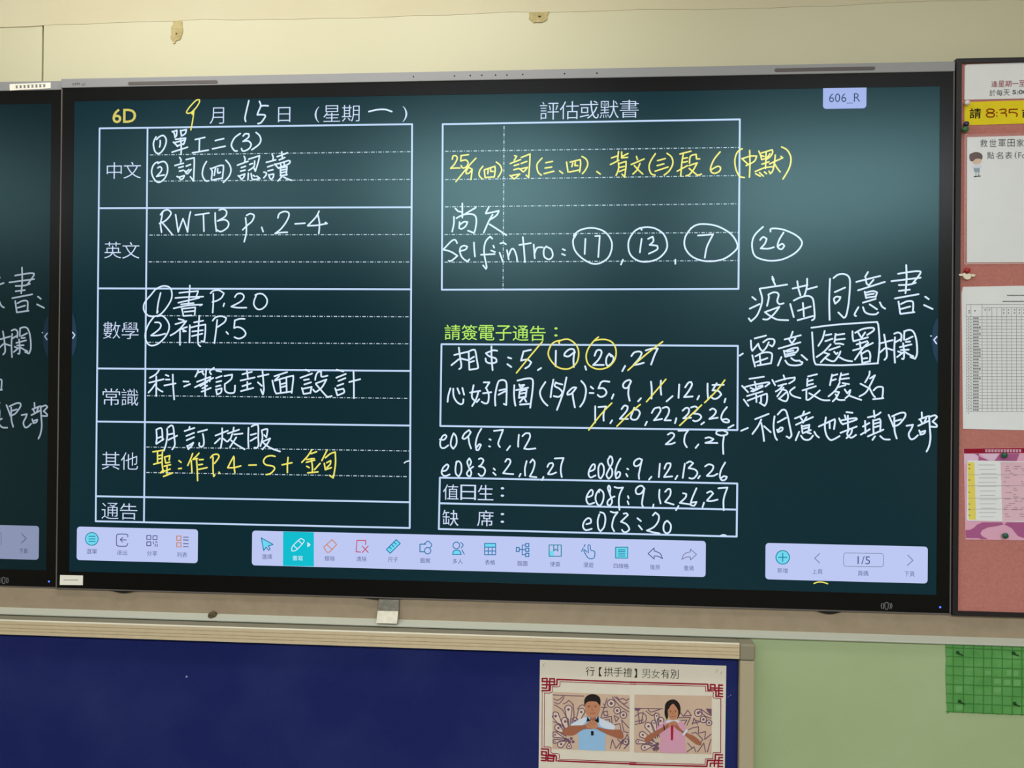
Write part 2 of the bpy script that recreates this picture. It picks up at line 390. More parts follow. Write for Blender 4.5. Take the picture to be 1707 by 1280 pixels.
   (860, 320, B4, "310 378 325 385|305 410 325 418|460 310 455 410|525 292 555 290|555 290 545 430|390 300 385 285 430 250 510 238 590 265 635 335 620 420 570 465 510 475 440 440 390 385 378 320 400 280|708 448 695 480|832 310 820 400|875 310 905 295 910 325 885 350|885 350 935 355 935 380 880 408|832 250 820 240 780 265 745 330 755 410 810 455 880 460 950 435 1000 370 985 290 930 245 870 232 815 240|1055 448 1055 475|1205 288 1305 280 1265 360 1250 435|1160 238 1120 300 1120 370 1170 430 1260 458 1370 445 1450 390 1465 345 1420 275 1330 225 1240 212 1190 220 1160 240"),
   (0, 0, 1, "1267 400 1272 395 1278 398 1275 406 1268 414|1268 414 1280 414.5 1290 412|1272 378 1258 392 1253.5 408 1258 426 1273 433 1290 434.5 1308 431 1327.5 420 1337 405 1327.5 392.5 1305 382.5 1286 381 1284.5 386"),
   (1280, 320, 4.0, "105 270 75 320 65 365 90 382 110 360 95 345 68 362")]),
 ('handwritten_line', 'W', 3.5, [(735, 560, A, "255 165 275 320 290 400 285 450 260 470|190 270 380 225|255 330 150 415|285 320 385 345|395 225 400 360 405 480|390 222 460 195 490 215 510 330 525 420 520 460 410 480|415 330 470 295|410 375 470 355|720 150 720 300 735 485|800 210 740 205 640 245 690 290 780 320 790 370 720 390 650 370 635 320|955 305 1000 320|945 400 1000 440|1175 220 1280 197|1175 222 1140 350|1140 350 1230 335 1285 375 1250 430 1200 460|1425 455 1380 485"),
   (840, 560, A, "740 210 735 430|1010 235 990 190 930 190 870 240 860 280 920 290 1005 225|1005 220 990 330 995 440|1155 430 1170 480|1290 280 1320 210 1370 200 1390 240 1350 330 1270 412|1270 412 1420 412|1525 290 1500 250 1460 310 1455 390 1480 430 1540 380 1560 310 1520 265"),
   (960, 560, A, "700 425 660 500|790 285 830 235 900 220 935 245 900 320 820 412|820 412 900 400 965 380|995 205 1080 180 1165 178|1165 178 1120 270 1070 405")]),
 ('handwritten_line', 'W', 3.5, [(735, 560, A, "135 745 105 850 95 935|175 750 180 850 220 930 280 970 315 950 320 900|235 745 265 820|305 740 330 835|465 700 440 840 455 895 510 940 545 900|535 790 500 900 445 995|415 805 560 780|610 660 690 660 640 740|640 735 680 830 670 940 630 960 580 935|600 815 715 800|815 655 790 740 770 870 775 990|825 640 880 625 930 660 935 800 930 980|930 980 895 965|830 775 915 755|820 835 925 780|1045 700 1040 820 1050 940 1060 990|1090 635 1190 610 1280 605 1310 650 1300 800 1270 1020|1115 690 1130 730|1120 705 1185 695 1145 740|1070 770 1240 735|1120 790 1110 880|1130 780 1220 762 1205 870|1130 820 1200 808|1115 880 1210 860|1165 890 1125 940|1180 880 1215 935|1125 975 1260 965"),
   (840, 560, A, "590 655 520 770 520 850 560 930 620 990|705 620 680 750 665 870|740 660 722 710 790 750 830 800 810 845 770 865 710 855|735 665 830 690|890 590 850 780 800 930 755 1050|1030 735 980 735 910 800 905 835 960 820 1020 750|975 810 990 920 1010 1015|1100 640 1150 700 1168 790 1140 920 1085 1005|1235 720 1270 750|1220 810 1275 812|1380 660 1345 745|1345 745 1420 745 1460 800 1430 850 1370 865 1335 838|1380 660 1420 642 1500 650|1560 830 1535 890"),
   (960, 560, A, "785 650 760 625 700 650 670 700 690 740 740 730 785 645|755 720 745 820 765 920|925 885 885 930|1068 650 1080 770 1075 890|1210 635 1205 740 1215 835|1375 855 1290 930|1470 690 1460 880|1555 730 1600 665 1640 655 1650 700 1600 790 1540 868|1540 868 1660 860"),
   (1050, 620, A, "985 340 960 390|1105 165 1105 290 1115 390|1175 185 1335 182|1235 160 1175 262|1175 262 1260 270 1300 320 1250 370 1190 380 1150 345|1360 380 1345 430")]),
 ('handwritten_line', 'W', 3.4, [(960, 560, A, "275 1000 275 1230|320 1012 430 1002|430 1002 395 1100 395 1205|515 1200 490 1240|650 1040 690 990 735 1000 725 1060 625 1178|625 1178 740 1180|830 1020 800 1100 780 1160 810 1190 870 1180 910 1100 880 1050 830 1050|1010 1220 985 1270|1080 1095 1120 1030 1190 1015 1205 1060 1160 1140 1110 1200|1110 1200 1225 1180|1235 1025 1290 1010 1325 1040 1315 1110 1260 1200|1260 1200 1350 1200|1430 1170 1410 1240"),
   (1050, 620, A, "750 550 800 510 840 525 830 590 760 660|760 660 870 650|870 505 930 490 970 520 900 590|900 590 980 600 1015 640 980 685 930 700 900 690|1055 715 1015 745|1140 540 1180 520 1225 555 1200 610 1130 668|1130 668 1250 650|1380 500 1320 580 1300 660 1340 710 1400 715 1410 690 1370 668 1310 680|1475 755 1400 795")]),
 ('handwritten_line', 'W', 3.3, [(1050, 620, A, "540 890 590 865 630 890 610 940 510 1028|510 1028 580 1025 640 1005|690 835 830 830|830 830 785 900 775 1000 810 1070|975 1030 935 1080|1075 940 1130 930 1190 955 1150 985 1075 1008|1075 1010 1245 1010|1330 830 1240 840 1230 880 1300 905 1375 890 1385 860 1320 828|1340 900 1325 1020 1330 1165")]),
 ('handwritten_strike', 'Y', 3.0, [(735, 560, A, "1440 85 1250 310 1075 525")]),
 ('handwritten_ring', 'Y', 3.0, [(840, 560, A, "790 105 785 75 860 48 940 55 1030 130 1065 240 1040 370 960 450 870 470 760 440 670 350 630 250 665 140 720 85 800 62")]),
 ('handwritten_ring', 'Y', 3.0, [(840, 560, A, "1345 15 1280 70 1200 180 1170 290 1200 400 1290 460 1390 470 1500 430 1580 330 1595 200 1550 100 1470 55 1370 50 1290 65")]),
 ('handwritten_strike', 'Y', 3.0, [(960, 560, A, "1235 80 1000 260 740 488")]),
 ('handwritten_strike', 'Y', 3.0, [(960, 560, A, "1280 615 1140 780 1005 935")]),
 ('handwritten_strike', 'Y', 3.0, [(1050, 620, A, "1350 115 1240 260 1065 435")]),
 ('handwritten_strike', 'Y', 3.0, [(960, 560, A, "510 955 360 1110 183 1338")]),
 ('handwritten_strike', 'Y', 3.0, [(960, 560, A, "915 975 780 1090 583 1285")]),
 ('handwritten_strike', 'Y', 3.0, [(1050, 620, A, "1020 470 860 620 710 760")]),
 ('handwritten_line', 'W', 3.3, [(725, 690, A, "70 362 130 365 165 320 145 295 105 320 75 400 85 470 130 485 190 445|265 275 235 350 225 440 260 495 305 430 305 330 272 278|510 262 485 228 420 280 390 340 420 355 480 310 510 255|475 320 490 420 515 490|660 210 610 300 580 420 590 510 620 510 655 440 630 430 590 480|775 358 795 368|770 458 785 464|840 240 970 225|970 225 930 330 900 420 925 470|1070 455 1025 515|1195 295 1185 400 1185 465|1245 315 1290 275 1345 275 1350 340 1270 490|1270 492 1330 500 1430 490")]),
 ('handwritten_line', 'W', 3.3, [(725, 690, A, "95 815 160 800 195 740 170 715 120 760 95 830 120 875 160 880 210 860|310 675 292 770 300 850 340 890 375 820 375 720 340 672 300 690|545 750 490 790 455 840 470 880 505 885 518 830 480 750 460 680 490 630 515 680 500 730|625 640 660 630 690 660 660 720 625 745|625 745 690 760 715 810 690 870 650 880 620 850|835 775 855 795|830 835 865 868|1000 680 1030 640 1070 655 1065 710 970 842|970 842 1040 850 1115 855|1220 850 1200 890|1305 670 1280 780 1285 875|1355 690 1390 645 1420 690 1400 790 1350 888|1350 890 1445 900|1545 895 1525 940"),
   (800, 740, A, "960 325 985 280 1030 270 1040 310 970 420|970 428 1020 430 1085 405|1065 205 1190 200|1190 200 1160 290 1150 380 1165 470")]),
 ('handwritten_line', 'W', 3.3, [(960, 760, A, "190 222 260 190 270 130 240 120 195 190 180 260 210 305 280 275|345 110 320 170 325 290 355 320 395 250 395 150 365 105|490 5 455 60 470 130 515 200 510 280 465 325 435 270 470 190 520 90 510 15 480 5|635 35 585 130 560 240 575 320 620 290 630 240 600 225 570 270|730 180 745 190|715 255 735 290|940 60 900 35 840 70 825 120 860 145 920 110 940 50|940 50 910 190 895 270 900 325|1075 295 1040 335|1195 110 1180 300|1260 180 1290 110 1345 105 1340 160 1255 295|1255 300 1370 290|1445 280 1415 330|1550 110 1520 310"),
   (1060, 690, A, "725 695 770 675 815 700 750 770|750 770 840 790 875 840 840 900 800 920 760 910|910 880 885 915|985 745 1040 715 1100 740 1085 800 1010 878|1010 880 1100 880 1160 850|1270 690 1215 790 1195 880 1220 940 1270 935 1295 895 1250 885 1205 920")]),
 ('handwritten_line', 'W', 3.3, [(960, 760, A, "170 585 230 560 240 500 210 485 160 560 150 630 185 685 260 665|330 515 330 480 290 540 280 620 310 690 350 700 390 620 390 520 340 475|550 575 500 600 455 640 450 690 485 705 515 650 490 560 455 460 470 420 490 460 480 540|550 440 600 455 670 448|670 448 625 540 610 650 620 765|740 570 750 600|735 645 750 685|975 470 940 425 880 440 850 490 870 540 930 530 975 460|975 460 950 600 940 680 955 720|1105 690 1095 735|1190 480 1185 580 1205 675|1270 510 1310 470 1345 480 1340 560 1270 650|1270 655 1390 690|1460 710 1425 770|1525 530 1570 540 1560 590 1480 665|1480 668 1610 685"),
   (860, 640, B4, "1195 690 1165 760 1155 800 1180 805 1195 780 1160 785|1245 785 1235 815|1265 720 1290 710 1305 725 1265 770|1265 772 1290 775 1335 765|1340 690 1400 685|1400 685 1375 760 1375 835")]),
 ('handwritten_line', 'W', 3.3, [(960, 760, A, "150 970 210 950 210 900 170 885 120 930 100 1000 130 1050 180 1050 225 1035|335 830 310 920 320 1030 350 1070 400 1010 420 900 400 820 345 800|495 790 540 805 595 800|595 800 540 880 515 1000 545 1070|680 820 720 815 740 840 640 935|640 935 720 970 760 1040 720 1080 680 1080 655 1050|875 885 925 925|895 990 940 1045|1095 845 1130 805 1180 850 1170 930 1110 1010 1010 1060|1010 1060 1100 1085 1190 1102|1265 945 1300 920 1350 980 1340 1070 1290 1105 1250 1060 1250 980 1280 930")]),
 ('handwritten_dash', 'W', 2.4, [(860, 640, B4, "1355 1003 1370 998 1390 1001")]),
 ('handwritten_note_line', 'W', 3.4, [(1230, 430, A, "490 265 512 315|490 295 530 380|315 435 700 378|310 440 345 570 330 680 270 820 185 900 155 860|205 555 255 595|170 720 310 655|435 520 440 570 415 680|435 520 500 490 560 495 580 530 560 610 590 655 650 645|385 770 590 695 520 790 430 870 360 870|390 775 460 825 560 875 715 885|845 330 860 430 890 530|985 295 980 420 945 540|780 435 990 385|990 445 1125 408|745 655 795 840|795 605 890 560 1000 540 1065 580 1085 700 1090 850 1055 885|855 750 1035 690|925 640 940 830|850 885 1070 825|1310 295 1300 600 1305 880|1360 285 1430 235 1520 230 1585 280 1595 400 1575 650 1540 820 1505 850 1430 775|1380 485 1525 420|1365 580 1400 550 1460 555 1440 600 1385 650 1365 590"),
   (1380, 430, A, "570 200 530 270|405 340 745 255|540 290 550 360 580 388|650 310 585 388|430 460 810 340|525 480 545 570|530 495 640 470 700 490 680 555|550 525 655 508|550 565 665 548|500 635 680 582|435 700 380 800 400 825|500 700 530 770 600 800 680 800 715 775|595 660 700 730|740 630 770 690 815 720|1115 100 1120 300 1105 500|1000 225 1150 200 1290 188 1315 220 1210 358|905 330 1320 280|1010 385 1150 380 1250 352|1010 468 1165 450|955 575 1290 515|1005 620 1030 790|1040 655 1130 615 1205 620 1215 680 1210 770|1040 725 1170 690|1035 795 1230 770|1385 550 1435 585|1370 670 1490 725")]),
 ('handwritten_note_line', 'W', 3.4, [(1230, 540, A, "25 450 70 420|240 205 400 165|185 235 192 340 205 382 250 330 290 280 310 340 340 380|360 260 430 215 510 220 520 270 490 320 455 300|440 260 400 340 350 390|205 445 225 530 245 605|250 460 350 410 450 405 488 440 470 560|255 545 420 485|310 440 325 580|280 590 460 560|780 110 755 180|665 220 895 160|730 220 755 260|820 205 765 285|580 350 890 260|655 380 675 465|665 390 780 345 850 335 855 370 820 410|700 395 790 378|695 432 810 405|675 465 805 435|620 470 570 590|675 520 720 575 810 590 900 575 920 545 890 535|760 485 810 520 880 520|905 440 985 510|1235 100 1205 210 1145 310|1250 160 1330 145|1245 245 1345 210|1390 140 1375 260|1400 155 1515 140|1390 225 1520 210|1390 280 1450 278 1500 290|1320 290 1230 390 1120 470|1300 370 1450 320|1225 405 1300 430 1240 480 1180 545|1250 490 1310 520 1375 525 1440 440 1460 390|1370 395 1400 430 1420 410|1450 475 1530 515 1625 530"),
   (1380, 530, A, "350 190 352 270 365 330|390 210 500 155 640 140 650 180 560 240|430 205 470 270|530 205 480 280|365 330 570 275|410 375 560 330|455 340 465 430|360 460 500 420 640 355|575 350 490 440 385 590|470 470 490 630|490 505 560 465 595 490 605 550 595 610|500 578 560 570|490 640 600 615|800 235 825 380 840 540 805 595|730 365 920 315|810 430 735 495|840 430 920 455|955 275 945 450 955 635|945 225 1000 205 1045 240 1040 330|960 345 1030 305|1090 190 1085 250 1085 310|1085 190 1160 170 1220 200 1260 320 1270 500 1240 580 1175 555|1110 310 1205 265|1110 340 1170 335|1070 360 1085 480 1080 575 1055 580|1025 415 1190 375|1040 455 1150 450|1000 475 1060 500|985 555 1070 490|1090 480 1160 520 1215 545")]),
 ('handwritten_box', 'W', 3.3, [(1280, 320, 4.0, "290 905 450 885 700 868 730 872 738 905 745 1000 740 1080 733 1140|295 935 300 1020 308 1120 320 1150|320 1150 500 1155 735 1142")]),
 ('handwritten_note_line', 'W', 3.3, [(1230, 540, A, "165 780 370 750|60 880 145 970|80 905 200 870 420 830 450 845 390 890|240 820 265 930|180 910 235 930|190 955 280 915|290 890 350 870|215 960 355 890|130 1025 350 960|140 1090 380 1000 415 1010 410 1110 380 1165 310 1120|260 1010 265 1110|330 1020 330 1110|85 1075 150 1165|650 730 670 790|490 795 530 870|540 820 680 780 810 760 800 800 730 845|575 880 690 850|640 860 600 920 540 960|650 905 560 1030|620 930 690 950 715 1030 690 1095 640 1090 580 1060|690 970 590 1060|810 900 740 960 780 1020 890 1055|1000 745 1125 715|990 780 985 880|1000 815 1065 795|990 870 1070 850|920 945 1110 885|975 930 975 1070|975 1075 1020 1070 1165 945|1015 985 1100 1030 1200 1080 1305 1085|1340 720 1310 870|1340 738 1415 715|1330 805 1395 785|1470 700 1445 810|1475 730 1570 710|1460 785 1580 770|1450 830 1390 940 1290 1030|1490 840 1580 855|1420 900 1530 870|1380 960 1440 970 1400 1050 1350 1100|1390 1000 1410 1030|1395 1050 1440 1080 1520 1080|1520 930 1555 985 1600 940|1600 940 1580 1010 1530 1055"),
   (1380, 530, A, "305 1105 400 1140 475 1165|595 760 585 820 530 915|600 860 670 815 600 960 540 1060 450 1115|465 935 560 985|590 990 640 1090 670 1125|650 1030 700 985 765 980 785 1010 775 1135|645 1155 790 1140")]),
 ('handwritten_note_line', 'W', 3.4, [(1225, 640, A, "90 665 185 625|290 500 480 425|375 505 330 600 250 710|375 555 400 680 415 810|415 600 510 685|565 460 550 600 570 740 600 795|610 435 670 370 720 375 750 450 790 640 805 730 775 770 735 745|610 545 730 480|600 650 615 685 670 660 680 625 650 620 610 670|985 390 960 450|855 490 1065 405|935 480 960 515|1020 470 970 550|870 580 1110 470|950 590 960 680|960 605 1060 580 1050 645|980 635 1045 618|965 700 1080 655|915 680 865 800|940 735 980 785 1040 795 1080 775 1110 735|1030 690 1080 705|1130 680 1160 730 1195 760|1195 605 1420 500 1425 540 1410 640|1295 475 1280 600 1300 720 1350 790 1400 790 1490 740|1345 530 1350 630"),
   (1380, 630, A, "265 485 350 495|160 575 185 630 215 660|240 530 260 590|285 535 285 640|190 605 310 580 400 570 400 595 220 655|180 780 410 690|310 720 275 800 330 850 400 810|345 720 330 790 265 855|285 640 290 740|530 610 535 780|500 690 590 640|470 805 595 730|655 465 665 560|570 560 690 530 750 490|645 600 650 790|655 605 735 580 750 620 745 760|665 650 730 632|665 700 735 680|570 830 790 735|670 830 635 880|745 825 800 870 880 875|865 525 930 680|915 545 1020 500 1090 495 1105 530 1080 580 1010 660 930 690|945 560 950 750 980 860|950 615 1040 590|1120 680 1210 665 1190 720 1150 800 1180 870 1230 860 1280 815|1335 490 1340 560|1300 590 1420 545|1320 600 1345 650|1400 570 1370 640|1285 680 1430 612|1300 745 1320 800|1310 775 1385 750 1370 790 1315 805|1440 540 1450 700 1460 850 1440 970 1405 1045|1445 555 1520 530 1555 555 1490 620|1490 620 1550 670 1540 695 1450 690")]),
 ('handwritten_dash', 'Y', 2.4, [(1280, 940, 3.766, "290 122 310 115 330 113 355 117 375 124")]),
]

# ---------------------------------------------------------------- materials
cream = mat('cream_panel', rgb(208, 202, 168), 0.45, 0.4, noise=(3.0, rgb(212, 206, 173), 0.3, 0.7), bump=(60, 0.04))
plaster = mat('plaster', rgb(210, 200, 167), 0.85, 0.2, noise=(5.0, rgb(215, 206, 175), 0.3, 0.7), bump=(35, 0.25))
green_paint = mat('green_wall_paint', rgb(168, 183, 137), 0.6, 0.3, noise=(4.0, rgb(162, 177, 129), 0.35, 0.7), bump=(50, 0.1))
flaked = mat('bare_plaster', rgb(200, 184, 134), 0.95, 0.1, noise=(45.0, rgb(180, 162, 112), 0.35, 0.7), bump=(90, 0.8))
hole_dark = mat('dark_hole', rgb(70, 58, 30), 0.9, 0.1)
white_paint = mat('room_wall_paint', rgb(220, 214, 190), 0.8, 0.2, noise=(3.0, rgb(226, 220, 198), 0.3, 0.7))
ceil_mat = mat('ceiling_paint', rgb(226, 224, 214), 0.9, 0.1, noise=(4.0, rgb(230, 229, 220), 0.3, 0.7))
floor_mat = mat('floor_tiles', rgb(120, 112, 100), 0.5, 0.4, noise=(2.0, rgb(130, 122, 110), 0.3, 0.7))
silver = mat('silver_trim', rgb(148, 147, 147), 0.5, 0.5, metal=0.15)
grille = mat('speaker_slot_grey', rgb(104, 98, 96), 0.8, 0.2)
black_glass = mat('black_bezel_glass', (0.0012, 0.0012, 0.0011, 1), 0.28, 0.26)
black_plastic = mat('black_plastic', (0.004, 0.004, 0.004, 1), 0.5, 0.3)
housing_mat = mat('housing_grey', rgb(60, 58, 56), 0.5, 0.4)
rail_mat = mat('rail_enamel', rgb(152, 135, 110), 0.55, 0.35, noise=(40, rgb(161, 142, 118), 0.3, 0.7), bump=(200, 0.1))
lip_mat = mat('rail_lip_aluminium', rgb(190, 191, 174), 0.45, 0.5)
frame_mat = mat('frame_aluminium', rgb(204, 184, 148), 0.4, 0.5, metal=0.05, noise=(60, rgb(210, 191, 156), 0.3, 0.7))
corner_mat = mat('corner_cap_grey', rgb(142, 134, 110), 0.6, 0.3)
blue_felt = mat('blue_felt', rgb(31, 39, 97), 0.95, 0.1, noise=(6, rgb(42, 50, 104), 0.42, 0.78), bump=(900, 0.5))
pink_felt = mat('pink_felt', rgb(202, 132, 120), 0.95, 0.1, noise=(160, rgb(190, 120, 110), 0.3, 0.7), bump=(700, 0.5))
black_frame = mat('black_frame', rgb(26, 20, 22), 0.45, 0.4)
paper = mat('white_paper', rgb(234, 234, 232), 0.7, 0.2, noise=(30, rgb(231, 231, 229), 0.3, 0.7))
warm_paper = mat('poster_paper', rgb(226, 216, 196), 0.6, 0.3, noise=(30, rgb(222, 212, 192), 0.3, 0.7))
yellow_paper = mat('yellow_paper', rgb(238, 214, 10), 0.6, 0.3, noise=(30, rgb(230, 206, 10), 0.3, 0.7))
ink_black = mat('ink_black', rgb(34, 30, 26), 0.8, 0.1)
ink_grey = mat('ink_grey', rgb(96, 96, 94), 0.8, 0.1)
ink_line = mat('ink_fine_line', rgb(150, 150, 150), 0.8, 0.1)
ink_red = mat('ink_red', rgb(150, 26, 48), 0.8, 0.1)
ink_pinkish = mat('ink_faded_red', rgb(172, 116, 120), 0.8, 0.1)
ink_rust = mat('ink_rust', rgb(150, 62, 10), 0.8, 0.1)
sticker = mat('cream_label', rgb(246, 240, 224), 0.6, 0.3)

# ---------------------------------------------------------------- the room
XL, XR, YB = -3.6, 5.0, -8.2
WALL_Y, PANEL_Y, BEAM_Y = 0.08, 0.065, 0.0643
LOW_Y = -0.010                               # face of the thicker green wall below the rail
DB = px(850, 1003.5).z                       # underside of the display
DT = px(850, 117.0).z
struct = lambda o: tag(o, kind='structure')
LOW_TOP = px(640, 1042, -0.018).z - 0.0045
m = MB(); m.box((XL, LOW_Y, 0), (XR, WALL_Y + 0.15, LOW_TOP), 0); m.box((XL, WALL_Y, LOW_TOP), (XR, WALL_Y + 0.15, CEIL), 1)
struct(m.build('wall_front', [green_paint, cream]))
struct(MB().box((XL, YB - 0.15, 0), (XR, YB, CEIL)).build('wall_back', white_paint))
struct(MB().box((XL - 0.15, YB - 0.15, 0), (XL, WALL_Y + 0.15, CEIL)).build('wall_left', white_paint))
struct(MB().box((XR, YB - 0.15, 0), (XR + 0.15, WALL_Y + 0.15, CEIL)).build('wall_right', white_paint))
struct(MB().box((XL - 0.15, YB - 0.15, -0.1), (XR + 0.15, WALL_Y + 0.15, 0)).build('floor', floor_mat))
struct(MB().box((XL - 0.15, YB - 0.15, CEIL), (XR + 0.15, WALL_Y + 0.15, CEIL + 0.1)).build('ceiling', ceil_mat))

# cream boards that cover the wall above the displays, and the plaster beam over them
random.seed(4)
EDGE = px(760, 24, BEAM_Y).z
SPLIT = px(70.5, 100, PANEL_Y).x
m = MB(); m.box((SPLIT + 0.0025, PANEL_Y, DB + 0.15), (XR, WALL_Y, EDGE + 0.03))
trim1 = struct(m.build('trim_1', cream, bevel=0.001))
m = MB(); m.box((XL, PANEL_Y + 0.0012, DB + 0.15), (SPLIT - 0.0025, WALL_Y, EDGE + 0.03))
struct(m.build('trim_2', cream, bevel=0.001))
m = MB(); n = 120
edge = []
for i in range(n + 1):
    x = XL + (XR - XL) * i / n
    edge.append((x, EDGE + 0.0016 * math.sin(x * 7.3) + random.uniform(-0.0022, 0.0022)))
for (xa, za), (xb, zb) in zip(edge, edge[1:]):
    m.face([(xa, BEAM_Y, CEIL), (xb, BEAM_Y, CEIL), (xb, BEAM_Y, zb), (xa, BEAM_Y, za)])
    m.face([(xa, BEAM_Y, za), (xb, BEAM_Y, zb), (xb, WALL_Y, zb), (xa, WALL_Y, za)])
struct(m.build('trim_3', plaster))
def fl(c, x0, y0, s): return [(x0 + c[i] / s, y0 + c[i + 1] / s) for i in range(0, len(c), 2)]
S14 = 14.225
for c, x0, y0, hole in (
    ([700, 60, 760, 70, 840, 55, 905, 80, 900, 180, 920, 260, 915, 340, 890, 400, 870, 470, 840, 515, 790, 520, 750, 545, 735, 600, 690, 600, 685, 530, 640, 490, 620, 440, 650, 390, 645, 300, 640, 220, 690, 150], 240, 30, (768, 372, 24)),
    ([450, 300, 600, 285, 760, 290, 930, 268, 905, 320, 885, 380, 885, 440, 840, 490, 760, 525, 650, 530, 600, 520, 565, 545, 530, 510, 450, 430, 460, 370], 850, 0, (705, 390, 34))):
    Y = BEAM_Y - 0.0012
    q = [px(x, y, Y) for x, y in fl(c, x0, y0, S14)]
    o = MB().prism([(p.x, p.z) for p in q], Y, PANEL_Y).build('flaked_patch', flaked, trim1)
    mm = MB(); disc(mm, x0 + hole[0] / S14, y0 + hole[1] / S14, hole[2] / S14, Y - 0.0005, ry=hole[2] * 0.6 / S14)
    mm.build('nail_hole', hole_dark, o)

# ---------------------------------------------------------------- the interactive display
TEAL = (lin(4), lin(35), lin(46))
G = {
 'screen': glow('screen_teal', TEAL),
 'W': glow('screen_white_ink', (lin(216), lin(234), lin(254))),
 'L': glow('screen_table_line', (lin(190), lin(214), lin(246))),
 'D': glow('screen_dashed_line', (lin(182), lin(200), lin(212))),
 'Y': glow('screen_yellow_ink', (lin(238), lin(228), lin(104))),
 'P': glow('screen_printed_white', (lin(204), lin(218), lin(246))),
 '6': glow('screen_printed_yellow', (lin(212), lin(198), lin(96))),
 'G': glow('screen_printed_green', (lin(178), lin(232), lin(92))),
 'bar': glow('screen_toolbar', (lin(188), lin(199), lin(242))),
 'tag': glow('screen_name_tag', (lin(160), lin(175), lin(230))),
 'tab': glow('screen_tab_cyan', (lin(6), lin(188), lin(206))),
 'blue': glow('screen_icon_blue', (lin(14), lin(112), lin(168))),
 'cyan': glow('screen_icon_cyan', (lin(112), lin(214), lin(240))),
 'teal': glow('screen_icon_teal', (lin(20), lin(128), lin(152))),
 'navy': glow('screen_icon_slate', (lin(84), lin(84), lin(140))),
 'orange': glow('screen_icon_orange', (lin(206), lin(128), lin(84))),
 'red': glow('screen_icon_red', (lin(196), lin(62), lin(92))),
 'grey': glow('screen_icon_grey', (lin(128), lin(132), lin(168))),
 'dark': glow('screen_dark_text', (lin(48), lin(58), lin(104))),
 'handle': glow('screen_edge_tab', (lin(32), lin(54), lin(78))),
 'led': glow('power_light_blue', (0.15, 0.35, 3.0)),
}
OL, OR_ = px(97.5, 560).x, px(1588.5, 560).x     # outer left and right of the display
AL, AR = px(119, 560).x, px(1564.5, 560).x       # lit area
AT, AB = px(850, 156).z, px(850, 972.5).z
disp = thing('interactive_display', (0.5 * (OL + OR_), 0.03, DB), 'large lit interactive display in the middle, showing the whole handwritten homework table', 'display')
MB().box((OL + 0.002, 0.006, DB + 0.002), (OR_ - 0.002, 0.056, DT - 0.002)).build('housing', housing_mat, disp, bevel=0.003)
TS = px(850, 133).z                              # lower edge of the silver strip
m = MB()
g = 0.0028
for a, b in (((OL + g, DB + g), (AL, TS)), ((AR, DB + g), (OR_ - g, TS)), ((AL, DB + g), (AR, AB)), ((AL, AT), (AR, TS))):
    m.box((a[0], 0.0006, a[1]), (b[0], 0.006, b[1]))
bez = m.build('bezel', black_glass, disp)
top = MB().box((OL, -0.0015, TS), (OR_, 0.006, DT)).build('top_strip', silver, disp, bevel=0.0012)
for x0, x1, y0, y1 in ((215, 361, 137.7, 137.7), (1293, 1457, 115.2, 115.2)):
    zc = px((x0 + x1) / 2, y0, -0.002).z
    a, b = px(x0, y0, -0.002).x, px(x1, y1, -0.002).x
    m = MB(); m.prism([(a, zc + 0.0036), (b, zc + 0.0036), (b + 0.003, zc), (b, zc - 0.0036), (a, zc - 0.0036), (a - 0.003, zc)], -0.0022, 0.0)
    m.build('speaker_slot', grille, top)
for x, y in ((689, 127.6), (757.5, 126.5), (784, 125.8), (803, 125.3), (826, 125), (845, 124.8), (871.5, 124), (941, 122.7), (995, 121.7)):
    m = MB(); disc(m, x, y, 1.25, -0.0019, seg=10)
    m.build('microphone_hole', black_plastic, top)
m = MB(); strokes(m, "430 340 450 300 455 345|480 345 480 305 500 305 500 325 480 325|520 340 520 300|530 300 545 300 545 320 530 320|560 300 560 345|600 300 605 345 630 345 635 300|660 300 660 350", 80, 110, 10.67, 0.7, -0.0018)
m.build('maker_mark', grille, top)
m = MB()
m.box((OL, 0, DB + 0.004), (OL + g, 0.006, TS)); m.box((OR_ - g, 0, DB + 0.004), (OR_, 0.006, TS)); m.box((OL, 0, DB), (OR_, 0.006, DB + g))
m.build('edge_trim', mat('edge_trim_metal', rgb(104, 97, 92), 0.5, 0.4, metal=0.2), disp)
for x0, x1, y0, dy in ((181, 230, 982.0, 5.6), (600, 672, 995.5, 3.2), (1362, 1403, 1018.2, 4.4)):
    q = [px(x0 + (x1 - x0) * k / 12, y0 + (x0 + (x1 - x0) * k / 12 - x0) * 0.027 + dy * math.sin(math.pi * k / 12), 0.0) for k in range(13)]
    MB().prism([(p.x, min(p.z, DB)) for p in q][::-1], -0.001, 0.0045).build('foot', black_plastic, disp)
m = MB(); disc(m, 1567.3, 1012, 1.7, 0.0002, seg=12); m.build('power_light', G['led'], disp)
m = MB(); strokes(m, "455 250 480 243 505 250 510 300 500 350 480 358 460 350 452 300 455 250|425 255 430 300 425 345|400 255 392 300 400 345|535 255 545 300 535 345|560 255 572 300 560 345", 1430, 980, 10.04, 1.1, 0.0003)
m.build('touch_mark', mat('grey_print', rgb(120, 120, 122), 0.6, 0.2), disp)
st = MB(); st.prism([(p.x, p.z) for p in (px(100.3, 958.3), px(138.3, 959.3), px(138, 975.2), px(99.7, 974.8))], -0.0004, 0.0006)
so = st.build('label_sticker', sticker, disp)
m = MB()
for k in range(9):
    x = 106.5 + k * 2.7
    strokes(m, f"{x} 966.6 {x + 1.5} 966.8", 0, 0, 1, 0.9, -0.0006)
m.build('label_print', ink_grey, so)

scr = MB().box((AL, 0.0012, AB), (AR, 0.005, AT)).build('screen', G['screen'], disp)
Y_T, Y_P, Y_W, Y_Y, Y_B, Y_I = 0.0010, 0.0009, 0.0008, 0.0007, 0.0006, 0.0004

